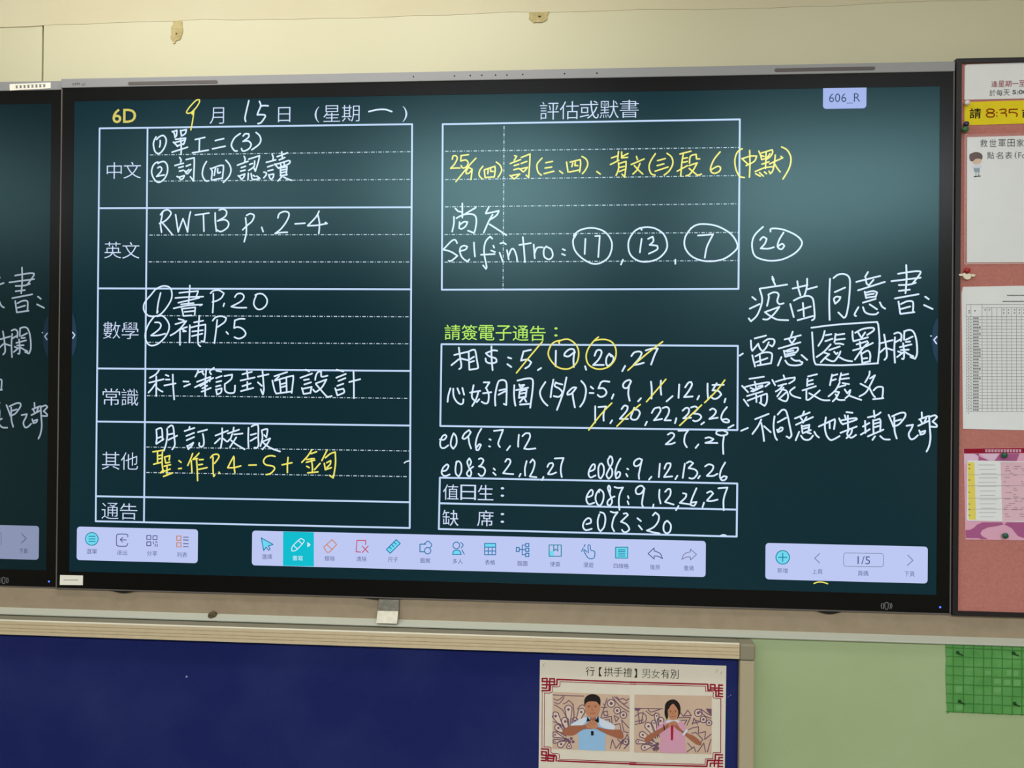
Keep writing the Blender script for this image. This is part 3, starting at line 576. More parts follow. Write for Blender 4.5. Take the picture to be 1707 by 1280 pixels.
# ruled tables: (x, y) pairs of photograph pixels
def rule(mb, x0, y0, x1, y1, w=3.0, mi=0):
    ribbon(mb, [(x0, y0), (x1, y1)], w, Y_T, mi, curve=False)
def dashed(mb, x0, y0, x1, y1, w=1.6, mi=0, period=11.9):
    L = math.hypot(x1 - x0, y1 - y0); t = 3.0
    f = lambda s: (x0 + (x1 - x0) * s / L, y0 + (y1 - y0) * s / L)
    while t < L - 2:
        ribbon(mb, [f(t), f(min(t + 5.6, L))], w, Y_T, mi, caps=False, curve=False)
        if t + 9.2 < L:
            ribbon(mb, [f(t + 8.0), f(t + 9.2)], w, Y_T, mi, caps=False, curve=False)
        t += period
m = MB()
for a in ((166, 214, 687, 207), (687, 207, 683, 880), (683, 880, 159.5, 868.7), (159.5, 868.7, 166, 214), (246, 213.5, 240, 870),
          (164.7, 347, 686.3, 345.5), (163.4, 480.7, 685.5, 482.2), (162.2, 614, 684.7, 618.3), (161.3, 702.5, 684.2, 709.3), (160.3, 827, 683.4, 837)):
    rule(m, *a)
for a in ((247, 258.3, 685, 252.8), (246, 302, 685, 299), (246, 391.8, 684, 390.8), (245, 436.4, 684, 436.6), (244, 526, 683, 528),
          (243.5, 570.5, 683, 573), (242, 659.4, 682.5, 664), (241, 745, 682, 751.6), (241, 787.4, 681.5, 794.4)):
    dashed(m, *a, mi=1)
m.build('homework_table', [G['L'], G['D']], scr)
m = MB()
for a in ((738, 207, 1233.3, 199), (1233.3, 199, 1231, 481.5), (1231, 481.5, 736.5, 482.8), (736.5, 482.8, 738, 207)): rule(m, *a)
for a in ((739, 252.3, 1232, 245.7), (739, 299.4, 1232, 292.6), (739, 344.8, 1231.5, 339.6), (738, 391, 1231.5, 387.3), (738, 437, 1231, 434.2), (840.3, 207, 838.5, 482)): dashed(m, *a, mi=1)
m.build('assessment_table', [G['L'], G['D']], scr)
m = MB()
for a in ((736, 573.6, 1230, 576.4), (1230, 576.4, 1229.2, 716.8), (1229.2, 716.8, 734, 710), (734, 710, 736, 573.6)): rule(m, *a)
m.build('notice_box', [G['L']], scr)
m = MB()
for a in ((733.3, 796, 1229, 805.8), (1229, 805.8, 1228, 894.3), (1228, 894.3, 731.5, 881.7), (731.5, 881.7, 733.3, 796), (732.4, 838.8, 1228.6, 849.3)): rule(m, *a)
m.build('duty_box', [G['L']], scr)

def printed(name, key, items, thin=-0.008, Y=None):
    m = MB()
    for it in items:
        text(m, *it, Y if Y is not None else Y_P, thin=thin)
    return m.build(name, G[key], scr)
printed('printed_class', '6', [('6D', 187.5, 181, 227, 205)], 0.012)
printed('printed_date', 'P', [('月', 349.5, 179, 373.5, 206.5)])
printed('printed_date', 'P', [('日', 463.5, 178.5, 484, 203.5)])
printed('printed_date', 'P', [(')', 671, 177, 679, 203)])
printed('printed_date', 'P', [('(', 524.5, 178, 532, 204), ('星', 539, 175.5, 567, 203), ('期', 570, 175, 599.5, 202.5)])
printed('printed_subject', 'P', [('中', 178, 270.5, 203, 298), ('文', 206, 270, 235, 297.5)])
printed('printed_subject', 'P', [('英', 174, 403, 202, 430.5), ('文', 204, 403.5, 232.5, 431)])
printed('printed_subject', 'P', [('數', 172, 536, 200.5, 564.5), ('學', 203, 537, 231, 565)])
printed('printed_subject', 'P', [('常', 171, 647.5, 200, 675.5), ('識', 202.5, 648, 230.5, 676)])
printed('printed_subject', 'P', [('其', 170, 753, 199.5, 782.5), ('他', 201.5, 754, 230, 783)])
printed('printed_subject', 'P', [('通', 169.5, 838, 197.5, 865), ('告', 200, 839, 229, 866)])
printed('printed_heading', 'P', [(c, 900 + i * 33.3, 169.6 - i * 0.8, 931.5 + i * 33.3, 199.4 - i * 0.8) for i, c in enumerate('評估或默書')])
printed('printed_heading', 'G', [(c, 741 + i * 28.4, 541 + i * 0.4, 767.5 + i * 28.4, 566.5 + i * 0.4) for i, c in enumerate('請簽電子通告')] + [('：', 924, 545.5, 929.5, 561)], 0.002)
printed('printed_label', 'P', [(c, 738.5 + i * 29, 807.5 + i * 0.4, 764.5 + i * 29, 833 + i * 0.4) for i, c in enumerate('值日生')] + [('：', 834.5, 812, 840.5, 828)], -0.002)
printed('printed_label', 'P', [('缺', 737.5, 850, 764.5, 876.5)], -0.002)
printed('printed_label', 'P', [('席', 795.5, 850.5, 822.5, 877), ('：', 834.5, 855, 840.5, 871.5)], -0.002)

for name, key, w, parts_ in HAND:
    for group_ in clusters(parts_):
        m = MB()
        for x0, y0, s, d in group_:
            strokes(m, d, x0, y0, s, w * 0.82, Y_W if key == 'W' else Y_Y)
        m.build(name, G[key], scr)

m = MB(); m.prism(rrect(1372, 146.5, 1444.3, 181, Y_B, 0.007, (0, 0, 1, 1)), Y_B, Y_B + 0.0003)
text(m, '606_R', 1382, 155.5, 1434, 172.5, Y_I, mi=1, thin=-0.004)
m.build('screen_name_tab', [G['tag'], G['dark']], scr)

# tool bars along the bottom of the screen
def bar(x0, y0, x1, y1):
    m = MB(); m.prism(rrect(x0, y0, x1, y1, Y_B, 0.007), Y_B, Y_B + 0.0003)
    return m
def icon(key, paths, x0, y0, s, w=1.5, fills=(), words=None, wbox=None, wkey='navy', extra=()):
    """paths are drawn in the first colour; fills = (colour slot, points); extra = (colour slot, paths)"""
    keys = [key, wkey] + [k for k, _ in fills] + [k for k, _ in extra]
    m = MB()
    for i, (k, f) in enumerate(fills):
        quad(m, [(x0 + f[j] / s, y0 + f[j + 1] / s) for j in range(0, len(f), 2)], Y_I, 2 + i)
    strokes(m, paths, x0, y0, s, w, Y_I - 0.0001, 0)
    for i, (k, d) in enumerate(extra):
        strokes(m, d, x0, y0, s, w, Y_I - 0.0001, 2 + len(fills) + i)
    if words:
        cx, cy_ = x0 + wbox[0] / s, y0 + wbox[1] / s
        hw = 4.25 * len(words)
        text(m, words, cx - hw, cy_ - 4.2, cx + hw, cy_ + 4.2, Y_I, 1, thin=0.0)
    return m.build('toolbar_icon', [G[k] for k in keys], scr)
def circ(cx, cy_, r, n=20):
    return [c for k in range(n) for c in (cx + r * math.cos(2 * math.pi * k / n), cy_ + r * math.sin(2 * math.pi * k / n))]
def cpath(cx, cy_, r, n=16):
    return ' '.join(f'{cx + r * math.cos(2 * math.pi * k / n):.1f} {cy_ + r * math.sin(2 * math.pi * k / n):.1f}' for k in range(n + 1))
def sq(x0, y0, x1, y1): return f'{x0} {y0} {x1} {y0}|{x1} {y0} {x1} {y1}|{x1} {y1} {x0} {y1}|{x0} {y1} {x0} {y0}'

bar(128, 880, 329.7, 936).build('toolbar', G['bar'], scr)
c = (0, 640, 3.97)
icon('teal', cpath(608, 1025, 42) + '|588 1008 630 1008|588 1025 630 1025|588 1042 630 1042', *c, fills=[('cyan', circ(608, 1025, 42))], words='選單', wbox=(607, 1108))
icon('navy', '845 1012 840 995 785 994 772 1005 772 1060 782 1072 835 1072 845 1055|835 1032 795 1030|812 1015 795 1030 812 1045', *c, words='退出', wbox=(807, 1116))
icon('navy', sq(972, 1002, 998, 1028) + '|' + sq(1013, 1004, 1039, 1030) + '|' + sq(972, 1044, 998, 1070) + '|1013 1044 1018 1058|1030 1046 1040 1046|1028 1060 1026 1074|1040 1060 1040 1074', *c, words='分享', wbox=(1006, 1121))
icon('orange', sq(1170, 1006, 1198, 1034) + '|' + sq(1170, 1050, 1198, 1078), *c, fills=[('bar', [1170, 1006, 1198, 1006, 1198, 1034, 1170, 1034])], words='列表', wbox=(1205, 1130), extra=[('navy', '1214 1013 1246 1014|1214 1032 1246 1033|1214 1056 1246 1057|1214 1076 1246 1077')])

bar(420, 893, 1176.5, 952).build('toolbar', G['bar'], scr)
m = MB(); quad(m, [(472, 885.7), (523.3, 887.2), (523.3, 944.2), (471.7, 943)], Y_B - 0.0001); m.build('toolbar_tab', G['tab'], scr)
c = (430, 640, 3.97)
icon('blue', '22 1018 100 1062 68 1072|68 1072 80 1092 70 1100 55 1080|55 1080 38 1102 22 1018', *c, fills=[('cyan', [22, 1018, 100, 1062, 68, 1072, 55, 1080, 38, 1102])], words='選擇', wbox=(60, 1143))
icon('W', '225 1105 228 1075 278 1026 292 1026 305 1042 255 1098 225 1105|238 1070 262 1092|268 1036 292 1058|330 1050 345 1063 330 1076 330 1050|334 1056 338 1063 334 1070', *c, words='書寫', wbox=(263, 1152), wkey='W')
icon('orange', '435 1080 490 1030|490 1030 521 1062|521 1062 475 1110 455 1110 435 1080|455 1062 490 1094', *c, words='擦除', wbox=(475, 1155))
icon('red', '713 1062 713 1035 655 1035 650 1110 680 1112|690 1072 730 1115|730 1072 690 1115', *c, words='清除', wbox=(685, 1158))
icon('blue', '850 1095 915 1030|915 1030 942 1055|942 1055 875 1120|875 1120 850 1095|868 1078 882 1090|884 1062 898 1076|900 1046 914 1060', *c, fills=[('cyan', [850, 1095, 915, 1030, 942, 1055, 875, 1120])], words='尺子', wbox=(893, 1163))
icon('blue', '1072 1060 1110 1060|1072 1060 1072 1110 1100 1110|1100 1058 1125 1038|1125 1038 1150 1062 1140 1082|' + cpath(1123, 1103, 21), *c, words='圖案', wbox=(1108, 1168))
icon('blue', cpath(1313, 1068, 22) + '|1288 1128 1295 1106 1315 1098 1336 1106 1345 1128 1288 1128|1343 1048 1358 1065 1345 1085|1350 1098 1366 1126', *c, fills=[('cyan', [1288, 1128, 1295, 1106, 1315, 1098, 1336, 1106, 1345, 1128])], words='多人', wbox=(1322, 1173))
icon('blue', sq(1500, 1055, 1573, 1130) + '|1500 1080 1573 1080|1500 1105 1573 1105|1525 1080 1525 1130|1550 1080 1550 1130', *c, fills=[('cyan', [1500, 1055, 1573, 1055, 1573, 1080, 1500, 1080])], words='表格', wbox=(1536, 1180))
c = (860, 640, 3.97)
icon('blue', sq(2, 1082, 22, 1108) + '|' + sq(64, 1056, 86, 1076) + '|' + sq(64, 1086, 86, 1108) + '|' + sq(64, 1120, 86, 1142) + '|24 1095 60 1096|42 1066 42 1130|42 1066 60 1066|42 1130 60 1130', *c, words='腦圖', wbox=(43, 1187))
icon('teal', sq(220, 1065, 300, 1140) + '|250 1065 250 1105 263 1092 277 1105 277 1065', *c, fills=[('cyan', [220, 1105, 250, 1105, 250, 1140, 220, 1140])], words='便簽', wbox=(260, 1192))
icon('blue', '470 1112 455 1096 450 1106 480 1152 515 1152 523 1122 518 1106 495 1098 492 1070 484 1064 477 1072 480 1118|435 1108 445 1085|450 1078 458 1062', *c, words='漫遊', wbox=(480, 1197))
icon('teal', sq(660, 1080, 740, 1152) + '|678 1097 722 1097|678 1110 722 1110|678 1124 722 1124|678 1138 722 1138', *c, fills=[('cyan', [660, 1080, 740, 1080, 740, 1152, 660, 1152])], words='四線格', wbox=(697, 1204))
icon('navy', '875 1122 915 1085|915 1085 915 1104|915 1104 955 1122 970 1155|970 1155 940 1140 915 1138|915 1138 915 1158|915 1158 875 1122', *c, words='復原', wbox=(920, 1212))
icon('grey', '1195 1128 1155 1092|1155 1092 1155 1110|1155 1110 1115 1125 1098 1160|1098 1160 1130 1145 1155 1145|1155 1145 1155 1165|1155 1165 1195 1128', *c, words='重做', wbox=(1145, 1218))

bar(1276, 908, 1546.5, 969).build('toolbar', G['bar'], scr)
c = (1280, 640, 3.998)
icon('teal', cpath(99, 1155, 45) + '|72 1155 126 1155|99 1128 99 1182', *c, fills=[('cyan', circ(99, 1155, 45))], words='新增', wbox=(98, 1243))
icon('grey', '345 1130 312 1161|312 1161 345 1192', *c, words='上頁', wbox=(330, 1250))
m = MB(); rc = []
for cx_, cy2, a0 in ((755, 1144, -90), (755, 1203, 0), (520, 1200, 90), (520, 1141, 180)):
    rc += [(1280 + (cx_ + 15 * math.cos(math.radians(a0 + 18 * k))) / 3.998, 640 + (cy2 + 15 * math.sin(math.radians(a0 + 18 * k))) / 3.998) for k in range(6)]
ribbon(m, rc + rc[:1], 0.9, Y_I, curve=False)
text(m, '1/5', 1429.5, 927, 1450.5, 940.5, Y_I - 0.0001, 1)
text(m, '頁碼', 1430, 951.5, 1447.5, 960, Y_I, 1)
m.build('page_counter', [G['grey'], G['navy']], scr)
icon('grey', '932 1140 967 1175|967 1175 930 1208', *c, words='下頁', wbox=(945, 1266))

m = MB(); quad(m, [(1563.8, 528), (1559, 535), (1555, 546), (1553.2, 560), (1553, 572), (1555, 586), (1559, 598), (1563.2, 606)], Y_I)
strokes(m, "1550 1120 1508 1165|1508 1165 1545 1218|1465 1108 1470 1110", 1380, 430, A, 2.2, Y_I - 0.0001, 1)
m.build('side_tab', [G['handle'], G['P']], scr)
m = MB(); quad(m, [(120.8, 521), (124, 530), (127, 545), (128.2, 558), (127.3, 574), (124, 588), (119.5, 596)], Y_I)
strokes(m, "480 928 495 946|495 946 482 968", 0, 320, 3.97, 2.0, Y_I - 0.0001, 1)
m.build('side_tab', [G['handle'], G['P']], scr)

# the second display, at the left edge of the view, mirrors the same page a little dimmer
DIM = {}
def dim(m):
    if m.name not in DIM:
        k = m.copy(); k.name = m.name + '_dimmed'
        b = k.node_tree.nodes['Emission']
        e = b.inputs['Color'].default_value
        b.inputs['Color'].default_value = (e[0] * 0.5, e[1] * 0.5, e[2] * 0.5, 1)  # emission colour halved on the copy
        DIM[m.name] = k
    return DIM[m.name]
SHIFT_Y = 0.008
SHIFT_X = px(81.0, 560, SHIFT_Y).x - AR
d2 = disp.copy(); COL.objects.link(d2)
d2.location.x += SHIFT_X; d2.location.y += SHIFT_Y; d2.location.z += -0.001
d2['label'] = 'second interactive display at the left edge, cut off, only its right end showing'
def copy_part(o, parent, lit):
    c = o.copy(); COL.objects.link(c); c.parent = parent
    if lit:
        for i, s in enumerate(c.material_slots):
            s.link = 'OBJECT'
            s.material = dim(o.material_slots[i].material)
    return c
def right_end(o):
    return max(v.co.x for v in o.data.vertices) + disp.location.x > px(1474, 600).x
for o in list(disp.children):
    if o.name.startswith('label_sticker'):
        continue
    c = copy_part(o, d2, o == scr)
    if o.name.startswith('foot'):
        c.location.y -= SHIFT_Y                  # keeps clear of the rail
    for s in list(o.children):
        if o == scr and not right_end(s):
            continue
        if s.name.startswith('maker_mark'):
            continue
        copy_part(s, c, o == scr)
Yl = SHIFT_Y - 0.002
st = MB(); st.prism([(p.x, p.z) for p in (px(15.8, 140.3, Yl), px(84.3, 137.5, Yl), px(84.3, 147, Yl), px(16.2, 150.8, Yl))], Yl, Yl + 0.0006)
so = st.build('label_sticker', sticker, d2)
so['label'] = 'cream strip label with printed words'
m = MB()
for i, ch in enumerate('教室電子白板顯示'[:8]):
    x = 26 + i * 6.55; y = 142.9 - i * 0.31
    strokes(m, f"{x} {y} {x + 3.6} {y - .1}|{x + .3} {y + 2} {x + 3.4} {y + 1.9}|{x + .4} {y + 3.8} {x + 3.4} {y + 3.7}|{x + 1.8} {y} {x + 1.8} {y + 4}", 0, 0, 1, 1.0, Yl - 0.0003)
m.build('label_print', ink_grey, so)

# ---------------------------------------------------------------- rail under the displays
def zat(y, Y, x=640): return px(x, y, Y).z
RF, RL = 0.005, -0.018
Zt = DB - 0.0015
Za = zat(1031.5, RF); Zb = zat(1041.8, RL)
rail = thing('board_rail', (0.8, 0.04, Zb - 0.004), 'long beige enamelled rail running under both displays and the pink pin board', 'rail')
RX0, RX1 = XL + 0.3, 3.4
MB().extrude_x([(RF, Zt), (WALL_Y, Zt), (WALL_Y, Za - 0.002), (RF, Za - 0.002)], RX0, RX1).build('rail_face', rail_mat, rail)
MB().extrude_x([(RF, Za), (WALL_Y - 0.001, Za - 0.002), (WALL_Y - 0.001, Zb - 0.0038), (RL + 0.001, Zb - 0.0038), (RL, Zb - 0.002), (RL, Zb)], RX0, RX1).build('rail_lip', lip_mat, rail, bevel=0.0006)
p = px(351.3, 1027.3, -0.0125)
sm = MB().lathe(p, (0, -1, 0.1), [(0.0088, -0.014), (0.0088, -0.004), (0.0078, -0.0032), (0.0052, -0.0030), (0.0052, 0.0), (0.0042, 0.0012), (0.0030, 0.0012), (0.0022, 0.0002), (0.0008, 0.0)], 20)
sm.build('screw', mat('screw_bronze', rgb(92, 80, 52), 0.5, 0.4, metal=0.2), rail, smooth=False)

clip = thing('rail_clip', tuple(px(648, 1039, -0.02)), 'small folded metal clip on the beige rail below the large display', 'clip')
xa, xb = px(632, 1010, 0).x, px(665.3, 1010, 0).x
Y0c = RF - 0.0005
prof = [(Y0c, zat(1000, Y0c)), (Y0c, zat(1014, Y0c)), (-0.010, zat(1018.5, -0.010)), (-0.0125, zat(1018.5, -0.0125)), (-0.0125, zat(1012, -0.0125) - 0.004), (-0.003, zat(1000, -0.003))]
MB().extrude_x([(Y0c, Zt), (Y0c, zat(1020, Y0c)), (-0.006, zat(1020, -0.006)), (-0.003, Zt)], xa, xb).build('clip_plate', mat('clip_metal_shade', rgb(140, 136, 124), 0.45, 0.5, metal=0.3, noise=(120, rgb(120, 116, 104), 0.35, 0.65)), clip)  # shade under the display put into this darker grey
za, zb = zat(1018.3, -0.008), zat(1039, -0.022)
MB().extrude_x([(-0.0065, za), (-0.0065, zb + 0.001), (-0.022, zb), (-0.009, za)], xa - 0.0012, xb).build('clip_flap', mat('clip_metal_lit', rgb(222, 214, 192), 0.5, 0.5, noise=(90, rgb(206, 198, 176), 0.35, 0.65)), clip, bevel=0.0004)  # same metal, paler: light on the upturned flap put into its colour

# ---------------------------------------------------------------- blue notice board below
BF = -0.048                                       # front of its frame
BX1 = px(1258.5, 1110, BF).x; BX0 = XL + 0.35
CX = px(1233, 1080, BF).x
Zf0 = zat(1051, -0.043); Zf1 = zat(1055.2, BF); Zf2 = zat(1078.5, BF)
ZTOP = Zb - 0.0062
BK = LOW_Y - 0.0005
BBOT = 0.32
board = thing('notice_board', (0.5 * (BX0 + BX1), 0.02, BBOT), 'wide blue felt notice board in a grooved beige frame under the rail', 'notice board')
gz = [Zf1 + (Zf2 - Zf1) * t for t in (0.22, 0.27, 0.5, 0.55, 0.72, 0.77)]
Zt0 = min(Zf0, ZTOP)
prof = [(-0.0435, Zt0 - 0.0006), (BK, Zt0 - 0.0006), (BK, Zf2), (BF, Zf2)]
prof += [(BF, gz[5]), (BF + 0.0018, gz[5] + 0.0004), (BF + 0.0018, gz[4] - 0.0004), (BF, gz[4]), (BF, gz[3]), (BF + 0.0018, gz[3] + 0.0004), (BF + 0.0018, gz[2] - 0.0004), (BF, gz[2]),
         (BF, gz[1]), (BF + 0.0018, gz[1] + 0.0004), (BF + 0.0018, gz[0] - 0.0004), (BF, gz[0]), (BF, Zf1)]
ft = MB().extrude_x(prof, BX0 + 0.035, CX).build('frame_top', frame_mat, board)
MB().extrude_x([(-0.0425, Zt0 - 0.0006), (-0.0425, Zt0), (BK, Zt0 + 0.0006), (BK, Zt0 - 0.0006)], BX0 + 0.035, CX).build('shaded_top_plate', mat('top_plate_shade', rgb(136, 130, 110), 0.6, 0.3), ft)  # thin plate whose grey stands for the shadow of the rail lip
MB().extrude_x([(-0.0430, Zt0 + 0.0002), (-0.0428, Zt0 - 0.0004), (BF - 0.0001, Zf1 - 0.0003), (BF - 0.0003, Zf1 + 0.0006)], BX0 + 0.035, CX).build('bevel_highlight', mat('highlight_cream', rgb(236, 226, 200), 0.3, 0.6), ft)  # highlight along the bevel put into this pale colour
MB().box((CX + 0.001, BF, BBOT), (BX1, BK, Zf2 - 0.0035)).build('frame_side', mat('frame_side_beige', rgb(176, 162, 132), 0.5, 0.4), board, bevel=0.003)
MB().box((BX0, BF, BBOT), (BX0 + 0.034, BK, ZTOP)).build('frame_side', mat('frame_side_beige', rgb(176, 162, 132)), board, bevel=0.003)
MB().box((BX0 + 0.035, BF, BBOT), (CX, BK, BBOT + 0.03)).build('frame_bottom', frame_mat, board, bevel=0.003)
MB().box((CX + 0.0006, BF - 0.002, Zf2 - 0.003), (BX1 + 0.0006, BK, Zt0 + 0.0002)).build('corner_cap', corner_mat, board, bevel=0.004)
FELT = -0.034
m = MB(); m.box((BX0 + 0.035, FELT, BBOT + 0.03), (CX, FELT + 0.02, Zf2))
felt = m.build('felt', blue_felt, board)
m = MB()
for x, y, r in ((311, 1127.5, 2.2), (1218, 1158.5, 1.1), (1214, 1161, 0.7)):
    quad(m, [(x - r, y + r * .8), (x - r * .1, y - r), (x + r * 1.2, y + r * .7)], FELT - 0.0004)
m.build('lint_speck', mat('lint', rgb(150, 156, 176), 0.9, 0.1), felt)

# ---- poster on the blue board
PY = FELT - 0.0012
P1, P2, SP = (890, 1090), (1050, 1090), 6.735
def q1(x, y): return (P1[0] + x / SP, P1[1] + y / SP)
def q2(x, y): return (P2[0] + x / SP, P2[1] + y / SP)
tl, tr_ = px(*q1(68, 66), PY), px(*q2(1083, 133), PY)
zbot = px(1054, 1335, PY).z
pz = 0.5 * (tl.z + tr_.z)
poster = thing('poster', (0.5 * (tl.x + tr_.x), PY, zbot), 'paper poster with two framed pictures pinned on the blue board', 'poster')
m = MB(); m.prism([(tl.x, tl.z), (tr_.x, tr_.z), (tr_.x - 0.002, zbot), (tl.x - 0.001, zbot)], PY, PY + 0.0009)
m.build('sheet', warm_paper, poster)
L1, L2, L3, L4, L5 = PY - 0.0003, PY - 0.0005, PY - 0.0007, PY - 0.0009, PY - 0.0011
m = MB()
x = 976.5
for ch, wd, yy in (('行', 15, 0), ('【', 7, 0), ('拱', 15, 0), ('手', 15, 0), ('禮', 15, 0), ('】', 7, 0)):
    if ch == '【': text(m, ch, 998.3, 1112, 1003.5, 1127.2, L1)
    elif ch == '】': text(m, ch, 1056.8, 1114.5, 1062, 1129.5, L1)
for ch, a, b, c_, d in (('行', 976.5, 1111.2, 991.3, 1126.3), ('拱', 1007, 1112, 1022, 1127.3), ('手', 1023, 1112.5, 1038, 1127.6), ('禮', 1039, 1113.3, 1053.5, 1128.5)):
    text(m, ch, a, b, c_, d, L1, 0, thin=-0.004)
for ch, a, b, c_, d in (('男', 1070, 1115, 1084, 1130), ('女', 1086, 1115.5, 1100, 1130.5)):
    text(m, ch, a, b, c_, d, L1, 1, thin=-0.010)
for ch, a, b, c_, d in (('有', 1102, 1115.5, 1116, 1130.5), ('別', 1117.5, 1116, 1131, 1131)):
    text(m, ch, a, b, c_, d, L1, 0, thin=-0.004)
m.build('title', [ink_black, ink_grey], poster)
m = MB()
# red double line border with knotted corners
strokes(m, "270 285 1145 320|0 0", *P1, SP, 2.5, L1); strokes(m, "0 316 870 340", *P2, SP, 2.5, L1)
strokes(m, "290 310 1145 342", *P1, SP, 1.1, L1); strokes(m, "0 337 850 362", *P2, SP, 1.1, L1)
strokes(m, "95 420 90 1050|120 438 115 1040", *P1, SP, 0.9, L1)
strokes(m, "1022 505 1020 1105", *P2, SP, 1.2, L1)
strokes(m, "270 1200 1145 1235", *P1, SP, 2.5, L1); strokes(m, "0 1238 860 1262", *P2, SP, 2.5, L1)
strokes(m, "285 1182 1145 1215", *P1, SP, 1.1, L1); strokes(m, "0 1216 845 1240", *P2, SP, 1.1, L1)
strokes(m, "260 285 258 345 185 345 182 410 90 412|92 275 150 275|95 275 95 310|92 308 235 312|148 275 142 385|180 275 170 410|180 278 230 278|230 278 228 345|92 345 228 345|92 380 142 384", *P1, SP, 2.5, L1)
strokes(m, "292 310 285 365 205 368 200 432 115 438", *P1, SP, 1.1, L1)
strokes(m, "875 340 878 405 960 410 965 475 1040 478|905 345 905 395|905 342 955 345|955 345 955 400|905 380 1040 385|1000 345 995 470|960 410 1040 412|1000 350 1040 350|1000 445 1040 448", *P2, SP, 2.5, L1)
strokes(m, "850 362 850 418 935 425 938 490 1022 500", *P2, SP, 1.1, L1)
strokes(m, "85 1065 165 1068 168 1130 245 1140 250 1200|85 1095 140 1100|90 1095 88 1130|85 1132 230 1150|140 1100 135 1195|160 1130 155 1200|85 1165 225 1175|225 1150 220 1200|160 1200 220 1202|85 1195 135 1197", *P1, SP, 2.5, L1)
strokes(m, "110 1042 190 1050 195 1108 280 1122 282 1180", *P1, SP, 1.1, L1)
strokes(m, "1040 1132 960 1128 958 1195 870 1195 865 1260|1040 1162 1000 1162|1000 1160 990 1270|958 1195 1040 1198|905 1225 1040 1228|905 1225 902 1262|950 1200 948 1262|1000 1262 1040 1264", *P2, SP, 2.5, L1)
strokes(m, "1020 1108 935 1108 932 1175 848 1178 845 1240", *P2, SP, 1.1, L1)
m.build('red_border', ink_red, poster)
m = MB(); strokes(m, "118 105 104 138", *P1, SP, 0.8, L1); strokes(m, "985 175 965 208|1030 200 1020 225", *P2, SP, 0.8, L1)
m.build('staple_mark', mat('staple', rgb(170, 160, 140), 0.4, 0.5, metal=0.4), poster)

mural = mat('print_mural_tan', rgb(212, 182, 156), 0.7, 0.2, noise=(25, rgb(204, 174, 150), 0.3, 0.7))
mural_pale = mat('print_mural_pale', rgb(222, 198, 178), 0.7, 0.2)
purple = mat('print_purple', rgb(116, 84, 104), 0.8, 0.1)
skin = mat('print_skin', rgb(194, 134, 100), 0.7, 0.2)
skin2 = mat('print_skin_shade', rgb(164, 102, 74), 0.7, 0.2)
hair = mat('print_hair', rgb(34, 26, 24), 0.7, 0.2)
sky_blue = mat('print_blue_shirt', rgb(150, 190, 224), 0.7, 0.2)
white_pr = mat('print_white', rgb(214, 220, 232), 0.7, 0.2)
pink_pr = mat('print_pink_shirt', rgb(214, 156, 176), 0.7, 0.2)
red_pr = mat('print_red', rgb(176, 24, 56), 0.7, 0.2)
lip_pr = mat('print_lips', rgb(170, 84, 74), 0.7, 0.2)
def poly(mb, d, o, Y, mi=0, sm=True):
    n = [float(t) for t in d.split()]
    pts = [(o[0] + n[i] / SP, o[1] + n[i + 1] / SP) for i in range(0, len(n), 2)]
    if sm:
        pts = smooth_line(pts + [pts[0]], 3)[:-1]
    quad(mb, pts, Y, mi)
def drop(mb, cx, cy_, hx, hy, r, o, Y, lim):
    """teardrop petal of the painted wall: pale body, dark outline, dark dot"""
    d = math.hypot(hx - cx, hy - cy_); u = ((hx - cx) / d, (hy - cy_) / d); a0 = math.atan2(u[1], u[0])
    pts = [(cx + u[0] * d * 0.30, cy_ + u[1] * d * 0.30)]
    pts += [(hx + r * math.cos(a0 + math.radians(t)), hy + r * math.sin(a0 + math.radians(t))) for t in range(-100, 101, 20)]
    pts.append(pts[0])
    cl = lambda p: (min(max(p[0], lim[0]), lim[2]), min(max(p[1], lim[1]), lim[3]))
    pts = [cl(p) for p in pts]
    quad(mb, [(o[0] + x / SP, o[1] + y / SP) for x, y in pts[:-1]], Y + 0.0001, 2)
    strokes(mb, ' '.join(f'{x:.1f} {y:.1f}' for x, y in pts), *o, SP, 1.5, Y, 1)
    h = cl((hx - u[0] * r * .2, hy - u[1] * r * .2))
    disc(mb, o[0] + h[0] / SP, o[1] + h[1] / SP, r / SP * .38, Y - 0.0001, 1, seg=10)
def eye(mb, x, y, r, o, Y):
    disc(mb, o[0] + x / SP, o[1] + y / SP, r / SP, Y + 0.0001, 2)
    ring(mb, o[0] + x / SP, o[1] + y / SP, r / SP, 1.6, Y, 1)
    disc(mb, o[0] + x / SP, o[1] + y / SP, r / SP * .42, Y - 0.0001, 1, seg=10)
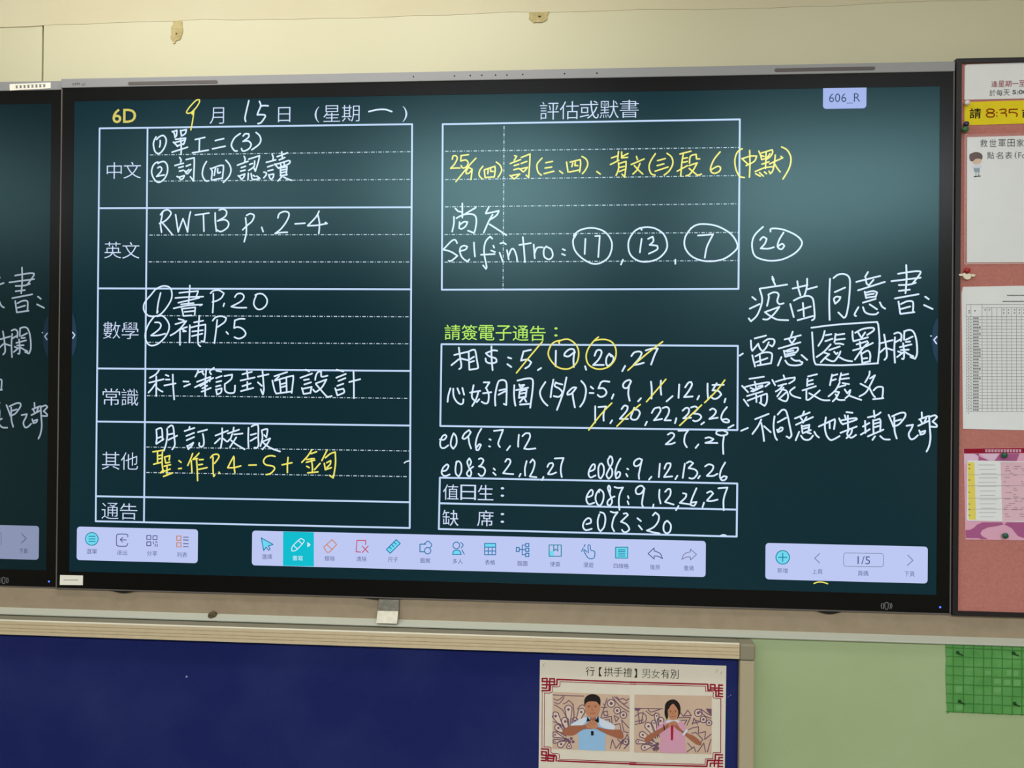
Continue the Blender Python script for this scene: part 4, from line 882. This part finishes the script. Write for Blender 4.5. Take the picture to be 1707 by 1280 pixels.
# left picture: a boy with his fist held in his palm
LB = (216, 470, 1068, 1060)
m = MB(); poly(m, "210 425 1075 462 1075 1095 207 1065", P1, L1, 0, False)
for hx, hy, r in ((240, 690, 40), (232, 905, 30), (270, 825, 36), (350, 750, 40), (388, 615, 40), (462, 745, 32), (535, 645, 36), (300, 1015, 36), (395, 1040, 26), (232, 980, 22)):
    drop(m, 400, 965, hx, hy, r, P1, L2, LB)
strokes(m, "215 458 400 468 560 472|230 570 330 640 390 780|215 760 300 790 370 880|330 560 365 545 390 520 420 545 445 580|490 620 510 590 545 570 580 590|220 500 260 520 300 500 330 470|230 540 270 560 310 530 340 480|345 900 300 880 250 870|440 560 450 700 420 860", *P1, SP, 1.4, L2, 1)
strokes(m, "820 500 790 600 750 720|750 722 870 700|870 700 880 800|880 800 965 782|965 782 985 900 1000 870|760 745 850 735|850 735 860 830|880 480 960 580 1068 650|905 478 1000 560 1068 610|930 480 960 510 1000 500 1040 520 1065 500|960 530 1010 560 1050 540|760 600 820 600|780 650 825 640|825 640 830 690 790 690|790 690 780 650|900 690 955 720|955 720 920 760|920 760 900 690|985 740 1065 830|985 740 1010 860 1060 880|860 1060 880 960|880 960 920 1060|920 1060 1000 960|1000 960 960 1060|940 960 990 1010 1050 900|1050 900 1068 1000 1010 1060|1020 1060 1050 1010|780 560 800 580", *P1, SP, 1.5, L2, 1)
for x, y, r in ((868, 555, 44), (935, 635, 38), (1005, 685, 38), (1030, 985, 32)): eye(m, x, y, r, P1, L2)
for x, y in ((380, 965), (420, 950), (400, 985), (355, 955), (440, 985)): disc(m, P1[0] + x / SP, P1[1] + y / SP, 2.6, L2, 1, seg=8)
m.build('mural_print', [mural, purple, mural_pale], poster)
m = MB()
poly(m, "500 1072 495 900 430 810 420 780 560 715 620 700 720 705 800 750 900 800 905 840 810 880 800 1085 650 1082", P1, L3, 0)
poly(m, "410 805 450 770 560 712 600 720 560 790 480 812", P1, L4, 1); poly(m, "740 720 800 745 905 800 900 850 820 840 740 800", P1, L4, 1)
poly(m, "598 700 592 760 622 752 650 770 680 765 712 770 730 765 724 690 700 735 655 745 625 738", P1, L4, 2, False); poly(m, "640 865 672 865 670 915 642 915", P1, L4, 2, False)
m.build('boy_shirt', [sky_blue, white_pr, ink_black], poster)
m = MB()
poly(m, "572 560 580 640 600 690 640 715 690 710 725 680 742 620 745 550 700 500 620 500", P1, L4, 0)
poly(m, "630 690 700 690 700 740 630 740", P1, L4 + 0.0001, 1)
poly(m, "315 875 360 830 420 805 540 800 600 790 670 800 660 840 560 845 450 910 380 915 330 900", P1, L5, 1)
poly(m, "660 790 720 820 800 840 900 850 960 850 1000 890 1005 940 970 955 900 930 800 890 720 850 670 820", P1, L5 - 0.0001, 1)
poly(m, "580 790 620 755 660 740 700 760 720 810 700 840 650 835 600 830", P1, L5 - 0.0002, 0)
strokes(m, "620 760 665 800|655 745 690 790|600 785 640 815", *P1, SP, 0.8, L5 - 0.0003, 1)
strokes(m, "595 582 640 578|670 578 715 575|655 600 648 632 668 634", *P1, SP, 0.9, L5, 1)
strokes(m, "628 662 655 668 688 660", *P1, SP, 1.0, L5, 2)
for x in (618, 692): disc(m, P1[0] + x / SP, P1[1] + 594 / SP, 1.2, L5, 3, ry=0.9, seg=8)
m.build('boy_skin', [skin, skin2, lip_pr, hair], poster)
m = MB(); poly(m, "568 580 566 520 590 475 640 452 700 458 740 490 748 540 742 580 725 560 700 535 640 530 600 540 580 560", P1, L5 - 0.0001)
m.build('boy_hair', hair, poster)
# right picture: a girl, palms together
m = MB(); poly(m, "52 455 920 470 918 1125 47 1105", P2, L1, 0, False)
RB = (58, 614, 914, 1102)
for hx, hy, r in ((345, 745, 36), (205, 805, 38), (140, 905, 34), (160, 1050, 32), (90, 985, 24), (270, 770, 26), (300, 690, 26), (240, 1000, 28)):
    drop(m, 330, 1010, hx, hy, r, P2, L2, RB)
strokes(m, "55 610 200 612 370 616|200 612 230 650 280 640 350 615|60 700 120 660 180 690 170 760 60 790|90 640 110 780|150 650 130 770|60 760 150 740|180 640 250 690 290 660|560 650 600 700 650 630|650 630 690 690 600 695|550 715 680 712|680 712 640 800|575 745 640 742|640 742 610 790|640 860 700 830|700 830 770 815|770 815 770 890|770 890 850 870|850 870 840 960|840 960 912 900|690 890 740 880|740 880 820 960|820 960 780 1010|700 780 790 760 730 740|700 790 720 720 760 790|780 640 850 700 912 720|800 620 870 670 912 690|640 1100 720 1040|720 1040 740 1100|760 1100 830 1000|830 1000 850 1100|870 1100 910 960|650 1000 700 1060|250 1060 320 1040 300 1090|180 1000 260 960", *P2, SP, 1.5, L2, 1)
for x, y, r in ((768, 660, 42), (825, 735, 36), (888, 772, 32)): eye(m, x, y, r, P2, L2)
poly(m, "55 608 130 610 100 640 55 635", P2, L2, 1, False); poly(m, "850 612 918 615 918 690 880 660", P2, L2, 1, False)
for x, y in ((310, 1010), (290, 1040), (310, 1060), (275, 1070)): disc(m, P2[0] + x / SP, P2[1] + y / SP, 3.0, L2, 1, seg=8)
m.build('mural_print', [mural, purple, mural_pale], poster)
m = MB()
poly(m, "330 1108 345 950 300 840 360 780 430 745 540 745 610 790 640 860 620 900 630 1112 480 1110", P2, L3, 0)
poly(m, "400 770 430 745 530 742 560 765 520 775 440 775", P2, L4, 1); poly(m, "458 800 490 800 485 968 460 968", P2, L4, 2, False)
m.build('girl_shirt', [pink_pr, white_pr, red_pr], poster)
m = MB()
poly(m, "392 600 390 680 415 740 430 700 430 620 520 600 535 700 525 740 555 690 570 630 556 560 520 520 480 510 430 525 400 560", P2, L4 + 0.0001)
m.build('girl_hair', hair, poster)
m = MB()
poly(m, "428 640 432 690 455 730 490 740 520 730 540 690 540 630 500 570 480 560 450 590", P2, L4, 0)
poly(m, "165 975 180 930 260 880 380 815 440 770 490 755 520 770 470 800 400 850 300 920 220 980 185 995", P2, L5, 1)
poly(m, "480 790 520 775 560 830 620 880 700 910 760 950 805 1000 790 1025 740 1010 650 940 580 880 520 840", P2, L5, 1)
poly(m, "430 800 450 765 490 750 530 765 540 800 510 800 480 790 450 815", P2, L5 - 0.0001, 0)
strokes(m, "450 790 490 770|500 770 530 800", *P2, SP, 0.8, L5 - 0.0002, 1)
strokes(m, "440 638 470 636|495 634 525 632|482 650 478 672 490 674", *P2, SP, 0.8, L5, 1); strokes(m, "462 698 485 702 508 696", *P2, SP, 1.0, L5, 2)
for x in (457, 512): disc(m, P2[0] + x / SP, P2[1] + 648 / SP, 1.1, L5, 3, ry=0.8, seg=8)
strokes(m, "380 795 388 850", *P2, SP, 1.6, L5 - 0.0002, 3); strokes(m, "602 905 640 855", *P2, SP, 3.4, L5 - 0.0002, 4)
m.build('girl_skin', [skin, skin2, lip_pr, hair, white_pr], poster)

# ---------------------------------------------------------------- pink pin board on the right
NF = -0.004
NX0, NX1 = OR_ + 0.0015, 2.75
NT, NB = px(1640, 96.5, NF).z, px(1640, 1027.5, NF).z
NB = max(NB, Zt + 0.0005)
fw = px(1600.3, 560, NF).x - NX0
pin_board = thing('pin_board', (0.5 * (NX0 + NX1), 0.03, NB), 'pink felt pin board in a thin black frame, right of the large display', 'pin board')
m = MB()
m.box((NX0, NF, NB), (NX0 + fw, 0.056, NT)); m.box((NX1 - fw, NF, NB), (NX1, 0.056, NT))
m.box((NX0 + fw, NF, NT - 0.0095), (NX1 - fw, 0.056, NT)); m.box((NX0 + fw, NF, NB), (NX1 - fw, 0.056, NB + 0.0095))
m.build('frame', black_frame, pin_board)
NFELT = 0.0
MB().box((NX0 + fw, NFELT, NB + 0.0095), (NX1 - fw, 0.05, NT - 0.0095)).build('felt', pink_felt, pin_board)

NPY = NFELT - 0.0008
def sheet(name, corners, m_, label, cat, Y=NPY, thick=0.0005, tilt=0.0):
    q = [px(x, y, Y) for x, y in corners]
    t = thing(name, (sum(p.x for p in q) / len(q), Y, min(p.z for p in q)), label, cat)
    MB().prism([(p.x, p.z) for p in q], Y, Y + thick).build('sheet', m_, t)
    return t
K1 = NPY - 0.0003
E1 = 1835                                       # sheets run on beyond the frame
top_sheet = sheet('notice_sheet', [(1608.3, 110), (1612, 107.3), (E1, 100), (E1, 161), (1607.6, 166.3)], paper, 'white notice sheet at the top of the pink board, above the yellow strip', 'notice')
m = MB()
for i, ch in enumerate('逢星期一至'):
    text(m, ch, 1652.5 + i * 11.6, 134.7 - i * 0.25 + (4.5 if ch == '一' else 0), 1663 + i * 11.6, 145.2 - i * 0.25 - (4.5 if ch == '一' else 0), K1, 0, thin=0.01)
for i, ch in enumerate('於每天'):
    text(m, ch, 1649.5 + i * 11.6, 149.7 - i * 0.3, 1660 + i * 11.6, 160 - i * 0.3, K1, 1)
text(m, '5:00', 1687.6, 149.8, 1712.5, 157, K1, 1, thin=0.018)
m.build('print', [ink_pinkish, ink_grey], top_sheet)

yel = sheet('notice_strip', [(1607.8, 170.3), (E1, 163), (E1, 202.5), (1607.6, 208.7)], yellow_paper, 'bright yellow paper strip with black and rust lettering on the pink board', 'notice')
m = MB()
text(m, '請', 1616.3, 180.3, 1635.5, 197.5, K1, 0, thin=0.012)
strokes(m, "905 400 835 370 830 335 870 312 950 312 995 335 985 375 905 400 830 420 820 465 860 495 960 495 1005 460 990 420 905 400|1062 388 1066 394|1062 472 1066 478|1130 330 1200 312 1270 320 1280 355 1235 395 1165 405|1235 400 1290 430 1285 485|1550 312 1360 318|1360 318 1355 395|1355 395 1440 385 1530 410 1545 450 1530 480", 1587, 160, S14, 1.9, K1, 1)
text(m, '前', 1703.5, 180.5, 1722.5, 196.5, K1, 0, thin=0.012)
m.build('print', [ink_black, ink_rust], yel)

att = sheet('laminated_sheet', [(1612.3, 228.7), (E1, 222.5), (E1, 436.3), (1611.9, 437.5)], paper, 'laminated white sheet with a small printed boy, below the yellow strip', 'notice')
fm = bpy.data.materials.new('laminate_film'); fm.use_nodes = True
nt = fm.node_tree; b = nt.nodes['Principled BSDF']
b.inputs['Base Color'].default_value = (1, 1, 1, 1); b.inputs['Roughness'].default_value = 0.12
b.inputs['Transmission Weight'].default_value = 1.0; b.inputs['IOR'].default_value = 1.25
tr = nt.nodes.new('ShaderNodeBsdfTransparent'); mx = nt.nodes.new('ShaderNodeMixShader'); gl = nt.nodes.new('ShaderNodeBsdfGlossy')
gl.inputs['Roughness'].default_value = 0.3; mx.inputs['Fac'].default_value = 0.05
nt.links.new(tr.outputs[0], mx.inputs[1]); nt.links.new(gl.outputs[0], mx.inputs[2]); nt.links.new(mx.outputs[0], nt.nodes['Material Output'].inputs['Surface'])
K2 = NPY - 0.0010
q = [px(x, y, K2) for x, y in ((1608.5, 224), (E1, 218), (E1, 439.5), (1608, 440.7))]
m = MB(); m.face(q)
m.build('laminate_film', fm, att)
m = MB(); edge_pts = [(1611.5, 441), (1608.3, 440), (1608.6, 224.6), (1613, 223.8)]
ribbon(m, edge_pts, 0.8, K2 - 0.0001, curve=False); ribbon(m, [(1611, 439.6), (E1, 438)], 0.9, K2 - 0.0001, curve=False)
m.build('laminate_edge', mat('laminate_edge', rgb(226, 196, 186), 0.3, 0.6), att)
m = MB()
for i, ch in enumerate('救世軍田家'):
    text(m, ch, 1634 + i * 15.2, 232.2 - i * 0.15, 1646 + i * 15.2, 245 - i * 0.15, K1, 0, thin=0.0)
for i, ch in enumerate('點名表'):
    text(m, ch, 1645.5 + i * 15, 253.2, 1657.3 + i * 15, 264.7, K1, 0, thin=0.0)
text(m, '(', 1691.5, 252.5, 1695, 264.5, K1, 0); text(m, 'Fo', 1697.5, 253.8, 1710.5, 263.7, K1, 0, thin=-0.005)
m.build('print', [mat('ink_soft_black', rgb(66, 64, 60), 0.8, 0.1)], att)
m = MB()
def pol14(d, mi, Y=K1):
    n = [float(t) for t in d.split()]
    pts = [(1587 + n[i] / S14, 220 + n[i + 1] / S14) for i in range(0, len(n), 2)]
    quad(m, smooth_line(pts + [pts[0]], 3)[:-1], Y, mi)
pol14("470 690 500 620 690 610 700 690 660 750 560 765 500 740", 1)
pol14("410 620 420 530 500 490 560 475 640 485 700 520 725 590 700 670 680 640 600 630 540 650 500 690 440 690", 0, K1 - 0.0001)
pol14("470 840 530 790 650 790 700 810 690 850 560 860", 2); pol14("510 860 640 850 660 940 540 950", 3)
strokes(m, "570 950 565 1030|635 950 632 1030", 1587, 220, S14, 1.3, K1, 3); strokes(m, "530 1060 590 1050|610 1048 670 1045", 1587, 220, S14, 1.8, K1, 4)
m.build('boy_print', [mat('print_brown', rgb(84, 46, 36), 0.7, 0.2), mat('print_pale_skin', rgb(222, 186, 158), 0.7, 0.2), white_pr, mat('print_slate', rgb(136, 156, 166), 0.7, 0.2), ink_black], att)

tab = sheet('list_sheet', [(1605, 478), (E1, 474), (E1, 720), (1605.3, 714.7), (1604.2, 600), (1602.6, 490)], paper, 'long white list sheet ruled in a fine grid, on the pink board', 'notice')
m = MB()
for k in range(31):
    y = 527.5 + k * 5.27 - 0.0
    ribbon(m, [(1611.2, y), (E1 - 8, y + 0.2)], 0.6, K1, 0, caps=False, curve=False)
for y in (507.5, 512.8): ribbon(m, [(1611 if y < 510 else 1637, y), (E1 - 8, y - 0.5)], 0.6, K1, 0, caps=False, curve=False)
for x in [1611, 1618.5, 1637] + [1637 + 8.2 * k for k in range(1, 23)]:
    ribbon(m, [(x, 507.5 if x < 1640 else 513), (x + 0.5, 686)], 0.5, K1, 0, caps=False, curve=False)
for y, x0 in ((492.3, 1679), (502.3, 1671.5)):
    x = x0
    while x < 1760:
        ribbon(m, [(x, y), (x + 2.0, y)], 1.6, K1, 1, caps=False, curve=False); x += 2.7
random.seed(8)
for k in range(31):
    y = 530.3 + k * 5.27
    ribbon(m, [(1614, y), (1615.6, y)], 1.2, K1, 1, caps=False, curve=False)
    if k < 30:
        for j in range(3 + random.randint(0, 1)):
            ribbon(m, [(1622.3 + j * 3.3, y), (1624.6 + j * 3.3, y + random.uniform(-.2, .2))], 2.1, K1, 1, caps=False, curve=False)
for x in (1614.5, 1624, 1641, 1648, 1672, 1680, 1690, 1698, 1706):
    ribbon(m, [(x, 516.5 if x > 1640 else 518), (x + 2.4, 516.5 if x > 1640 else 518)], 1.5, K1, 1, caps=False, curve=False)
    if x > 1660 or x < 1620: ribbon(m, [(x, 521.5), (x + 2.2, 521.5)], 1.5, K1, 1, caps=False, curve=False)
m.build('printed_grid', [ink_line, ink_grey], tab)

pinkp = mat('pink_paper', rgb(226, 168, 190), 0.6, 0.3)
pos = sheet('timetable_sheet', [(1606.3, 747.5), (E1, 745), (E1, 902), (1609.5, 899.3)], pinkp, 'pink timetable sheet with a dark red heading band, lowest on the pink pin board', 'timetable')
mag = mat('print_magenta', rgb(172, 92, 138), 0.7, 0.2); palelil = mat('print_lilac', rgb(226, 190, 214), 0.7, 0.2)
m = MB(); quad(m, [(1606.8, 747.7), (E1 - 1, 745.3), (E1 - 1, 754), (1607, 755.8)], K1, 0)
random.seed(3)
x = 1642.5
while x < 1700:
    strokes(m, f"{x} 749.6 {x + 3.4} 749.5|{x} 751.3 {x + 3.4} 751.2|{x} 753 {x + 3.4} 752.9|{x + 0.3 + random.random()} 749.5 {x + 1 + random.random()} 753.2|{x + 3} 749.6 {x + 2.8} 753", 0, 0, 1, 0.75, K1 - 0.0001, 1); x += 5.1
m.build('heading_band', [ink_red, palelil], pos)
def p14(m, d, oy, mi, Y):
    n = [float(t) for t in d.split()]
    quad(m, [(1587 + n[i] / S14, oy + n[i + 1] / S14) for i in range(0, len(n), 2)], Y, mi)
m = MB()
p14(m, "540 375 640 370 640 430 900 545 630 545 630 440", 730, 0, K1); p14(m, "1140 370 1600 365 1530 545 1010 545", 730, 0, K1)
p14(m, "285 370 540 380 625 430 620 545 360 550 285 680", 730, 1, K1 - 0.0001); p14(m, "640 375 1110 370 1010 520 880 535", 730, 1, K1)
n_ = "320 905 430 895 520 850 600 770 720 720 1180 720 1230 770 1050 810 850 840 720 900 670 985 720 1050 860 1120 700 1120 640 1095 330 1090"
m.build('wave_print', [mag, palelil], pos)
m = MB()
p14(m, n_, 820, 0, K1)
m.build('wave_print', [mag, palelil], pos)
m = MB()
p14(m, "1300 720 2400 720 2400 1085 1680 1085 1560 1040 1490 950 1420 860 1240 765", 820, 0, K1)
m.build('wave_print', [mag, palelil], pos)
m = MB()
rr = rrect(1611.8, 769, E1 - 10, 870, K1 - 0.0002, 0.004)
m.prism(rr, K1 - 0.0002, K1)
quad(m, [(1612.8, 770.5), (1624.3, 770.4), (1627, 866), (1614.8, 866)], K1 - 0.0003, 1)
quad(m, [(1668, 770), (E1 - 12, 769.6), (E1 - 12, 868), (1671, 868.5)], K1 - 0.0003, 2)
for y in (791, 809.5, 830.3, 848.5): ribbon(m, [(1613, y), (E1 - 12, y)], 0.5, K1 - 0.0004, 3, caps=False, curve=False)
random.seed(5)
for k in range(26):
    y = 774 + k * 3.6
    x = 1672.5 + random.uniform(0, 5)
    while x < 1770:
        w_ = random.uniform(3, 12)
        if random.random() < 0.45: ribbon(m, [(x, y), (x + w_, y)], 0.8, K1 - 0.0004, 4, caps=False, curve=False)
        x += w_ + random.uniform(2, 9)
    if k % 2 == 0: ribbon(m, [(1630 + random.uniform(0, 6), y + 1), (1658 + random.uniform(0, 6), y + 1)], 0.5, K1 - 0.0004, 3, caps=False, curve=False)
for y in (774.5, 781, 800, 820.5, 840, 849.5, 859): ribbon(m, [(1614.5, y), (1617.5, y)], 1.4, K1 - 0.0004, 5, caps=False, curve=False)
m.build('table_print', [paper, mat('print_yellow', rgb(234, 216, 96), 0.7, 0.2), mat('print_pale_pink', rgb(226, 186, 196), 0.7, 0.2), ink_line, mat('print_mauve', rgb(160, 116, 132), 0.7, 0.2), mat('print_olive', rgb(150, 132, 40), 0.7, 0.2)], pos)

def pin(x, y, r, name, col, label, group=None, Y=NPY):
    m_ = mat(name, col, 0.3, 0.5)
    c = px(x, y, Y)
    R_ = r * (Y - CAM.y) / F
    t = thing('push_pin', tuple(c), label, 'push pin', group)
    MB().lathe(c, (0, -1, 0), [(R_ * 0.55, 0.0), (R_ * 0.5, R_ * 0.5), (R_ * 0.95, R_ * 0.75), (R_, R_ * 1.1), (R_ * 0.85, R_ * 1.5), (R_ * 0.45, R_ * 1.7)], 20).build('pin_head', m_, t, smooth=True)
    MB().lathe(c, (0, 1, 0), [(0.0006, -0.0005), (0.0006, 0.006), (0.0001, 0.008)], 8).build('pin_point', mat('pin_steel', rgb(180, 180, 180), 0.3, 0.5, metal=0.9), t)
    return t
pin(1610, 173, 4.3, 'pin_white', rgb(232, 218, 214), 'white push pin at the upper left corner of the yellow strip')
pin(1608.5, 208, 4.3, 'pin_navy', rgb(34, 32, 74), 'dark blue push pin at the lower left corner of the yellow strip')
pin(1606.6, 217.3, 5.0, 'pin_green', rgb(46, 108, 52), 'green push pin just under the dark blue pin, beside the black frame')
pin(1672, 758.3, 4.6, 'pin_bottle_green', rgb(30, 86, 62), 'dark green push pin on the heading band of the pink timetable sheet')
pin(1673.3, 892, 4.6, 'pin_bottle_green', rgb(30, 86, 62), 'dark green push pin at the lower edge of the pink timetable sheet')
# winged pin
c0 = px(1612.3, 458, NPY)
wing = thing('winged_pin', tuple(c0), 'cream winged ornament pin with a red ball, above the white list sheet', 'pin')
def p20(d): 
    n = [float(t) for t in d.split()]
    return [(1587 + n[i] / S14, 430 + n[i + 1] / S14) for i in range(0, len(n), 2)]
ivory = mat('ivory_plastic', rgb(236, 226, 196), 0.4, 0.4)
def wing_part(nm, d, y0, y1):
    q = [px(x, y, y0) for x, y in smooth_line(p20(d) + p20(d)[:1], 3)[:-1]]
    return MB().prism([(p.x, p.z) for p in q], y0, y1).build(nm, ivory, wing, bevel=0.0006)
wing_part('wing', "165 395 190 375 300 370 300 410 270 425 190 425", NPY - 0.004, NPY)
wing_part('wing', "420 380 540 385 555 410 530 445 440 430", NPY - 0.004, NPY)
wing_part('body', "300 345 350 375 420 360 445 410 450 470 400 505 340 505 290 470 275 420", NPY - 0.006, NPY)
cb = px(1587 + 355 / S14, 430 + 298 / S14, NPY - 0.004)
MB().lathe(cb, (0, -1, 0), [(0.003, -0.003), (0.0055, -0.001), (0.0062, 0.001), (0.0055, 0.004), (0.003, 0.0058)], 16).build('red_ball', mat('red_plastic', rgb(168, 30, 36), 0.3, 0.5), wing, smooth=True)

# ---------------------------------------------------------------- green grid sheet on the green wall
GY = LOW_Y - 0.0015
gm = mat('green_grid_plastic', rgb(80, 146, 70), 0.6, 0.3, noise=(22, rgb(98, 160, 84), 0.35, 0.65))
S8 = 8.53
def g8(x, y): return (1560 + x / S8, 1050 + y / S8)
random.seed(9)
ol = [g8(135, 195), (1800, 1081)] + [(1800, 1195)]
ol += [g8(x, 1165 + 0.045 * (x - 160) + random.uniform(-9, 9)) for x in range(1240, 190, -60)] + [g8(165, 1190), g8(150, 900), g8(140, 600), g8(148, 400)]
q = [px(x, y, GY) for x, y in ol]
net = thing('grid_sheet', (sum(p.x for p in q) / len(q), GY, min(p.z for p in q)), 'rough bright green plastic grid sheet fixed to the pale green wall', 'grid sheet')
MB().prism([(p.x, p.z) for p in q], GY, GY + 0.001).build('sheet', gm, net)
m = MB()
for k, yy in enumerate((250, 375, 510, 640, 768, 905, 1035, 1160)):
    pts = [g8(145 + j * 60, yy + (145 + j * 60 - 145) * 0.042 + random.uniform(-2, 2)) for j in range(30)]
    ribbon(m, pts, 1.3 if k % 2 else 1.6, GY - 0.0006, curve=False, caps=False)
for xx in (250, 395, 540, 680, 800, 945, 1090, 1225, 1370, 1510, 1650, 1790, 1930):
    pts = [g8(xx + random.uniform(-3, 3), 200 + j * 97 + (xx - 145) * 0.042) for j in range(11)]
    ribbon(m, pts, 1.4, GY - 0.0006, curve=False, caps=False)
for x0, y0, x1, y1 in ((1000, 558, 1080, 655), (1095, 570, 1180, 660), (820, 690, 935, 765), (960, 700, 1068, 790), (820, 812, 935, 900), (410, 552, 530, 580), (1098, 700, 1215, 800), (275, 795, 385, 890), (690, 575, 795, 640), (1045, 360, 1170, 405), (280, 1060, 390, 1140)):
    fc = MB(); quad(fc, [g8(x0 + 8, y0 + 6), g8(x1 - 6, y0 + 8), g8(x1 - 9, y1 - 5), g8(x0 + 5, y1 - 8)], GY - 0.0004)
    fc.build('faded_cell', mat('green_faded', rgb(108, 164, 96), 0.7, 0.2), net)
m.build('grid_lines', mat('green_grid_line', rgb(62, 124, 52), 0.6, 0.3), net)
dk = mat('fixing_dark_green', rgb(14, 62, 18), 0.5, 0.4)
for x, y, lab in ((312, 318, 'dark fixing nail at the upper left of the green grid sheet'), (1105, 325, 'dark fixing nail at the upper right of the green grid sheet'),
                  (338, 1012, 'dark fixing nail at the lower left of the green grid sheet'), (1120, 1042, 'dark fixing nail at the lower right of the green grid sheet')):
    c = px(*g8(x, y), GY - 0.0008)
    t = thing('fixing_nail', tuple(c), lab, 'nail', 'nails holding the green grid sheet')
    MB().lathe(c, (0, -1, 0), [(0.0034, 0), (0.0031, 0.0014), (0.0016, 0.0022)], 12).build('nail_head', dk, t, smooth=True)
    m = MB(); m.prism([(c.x - 0.002, c.z + 0.001), (c.x + 0.011, c.z - 0.005), (c.x + 0.0105, c.z - 0.0068), (c.x - 0.003, c.z - 0.002)], c.y - 0.0012, c.y)
    m.build('bent_shank', dk, t)
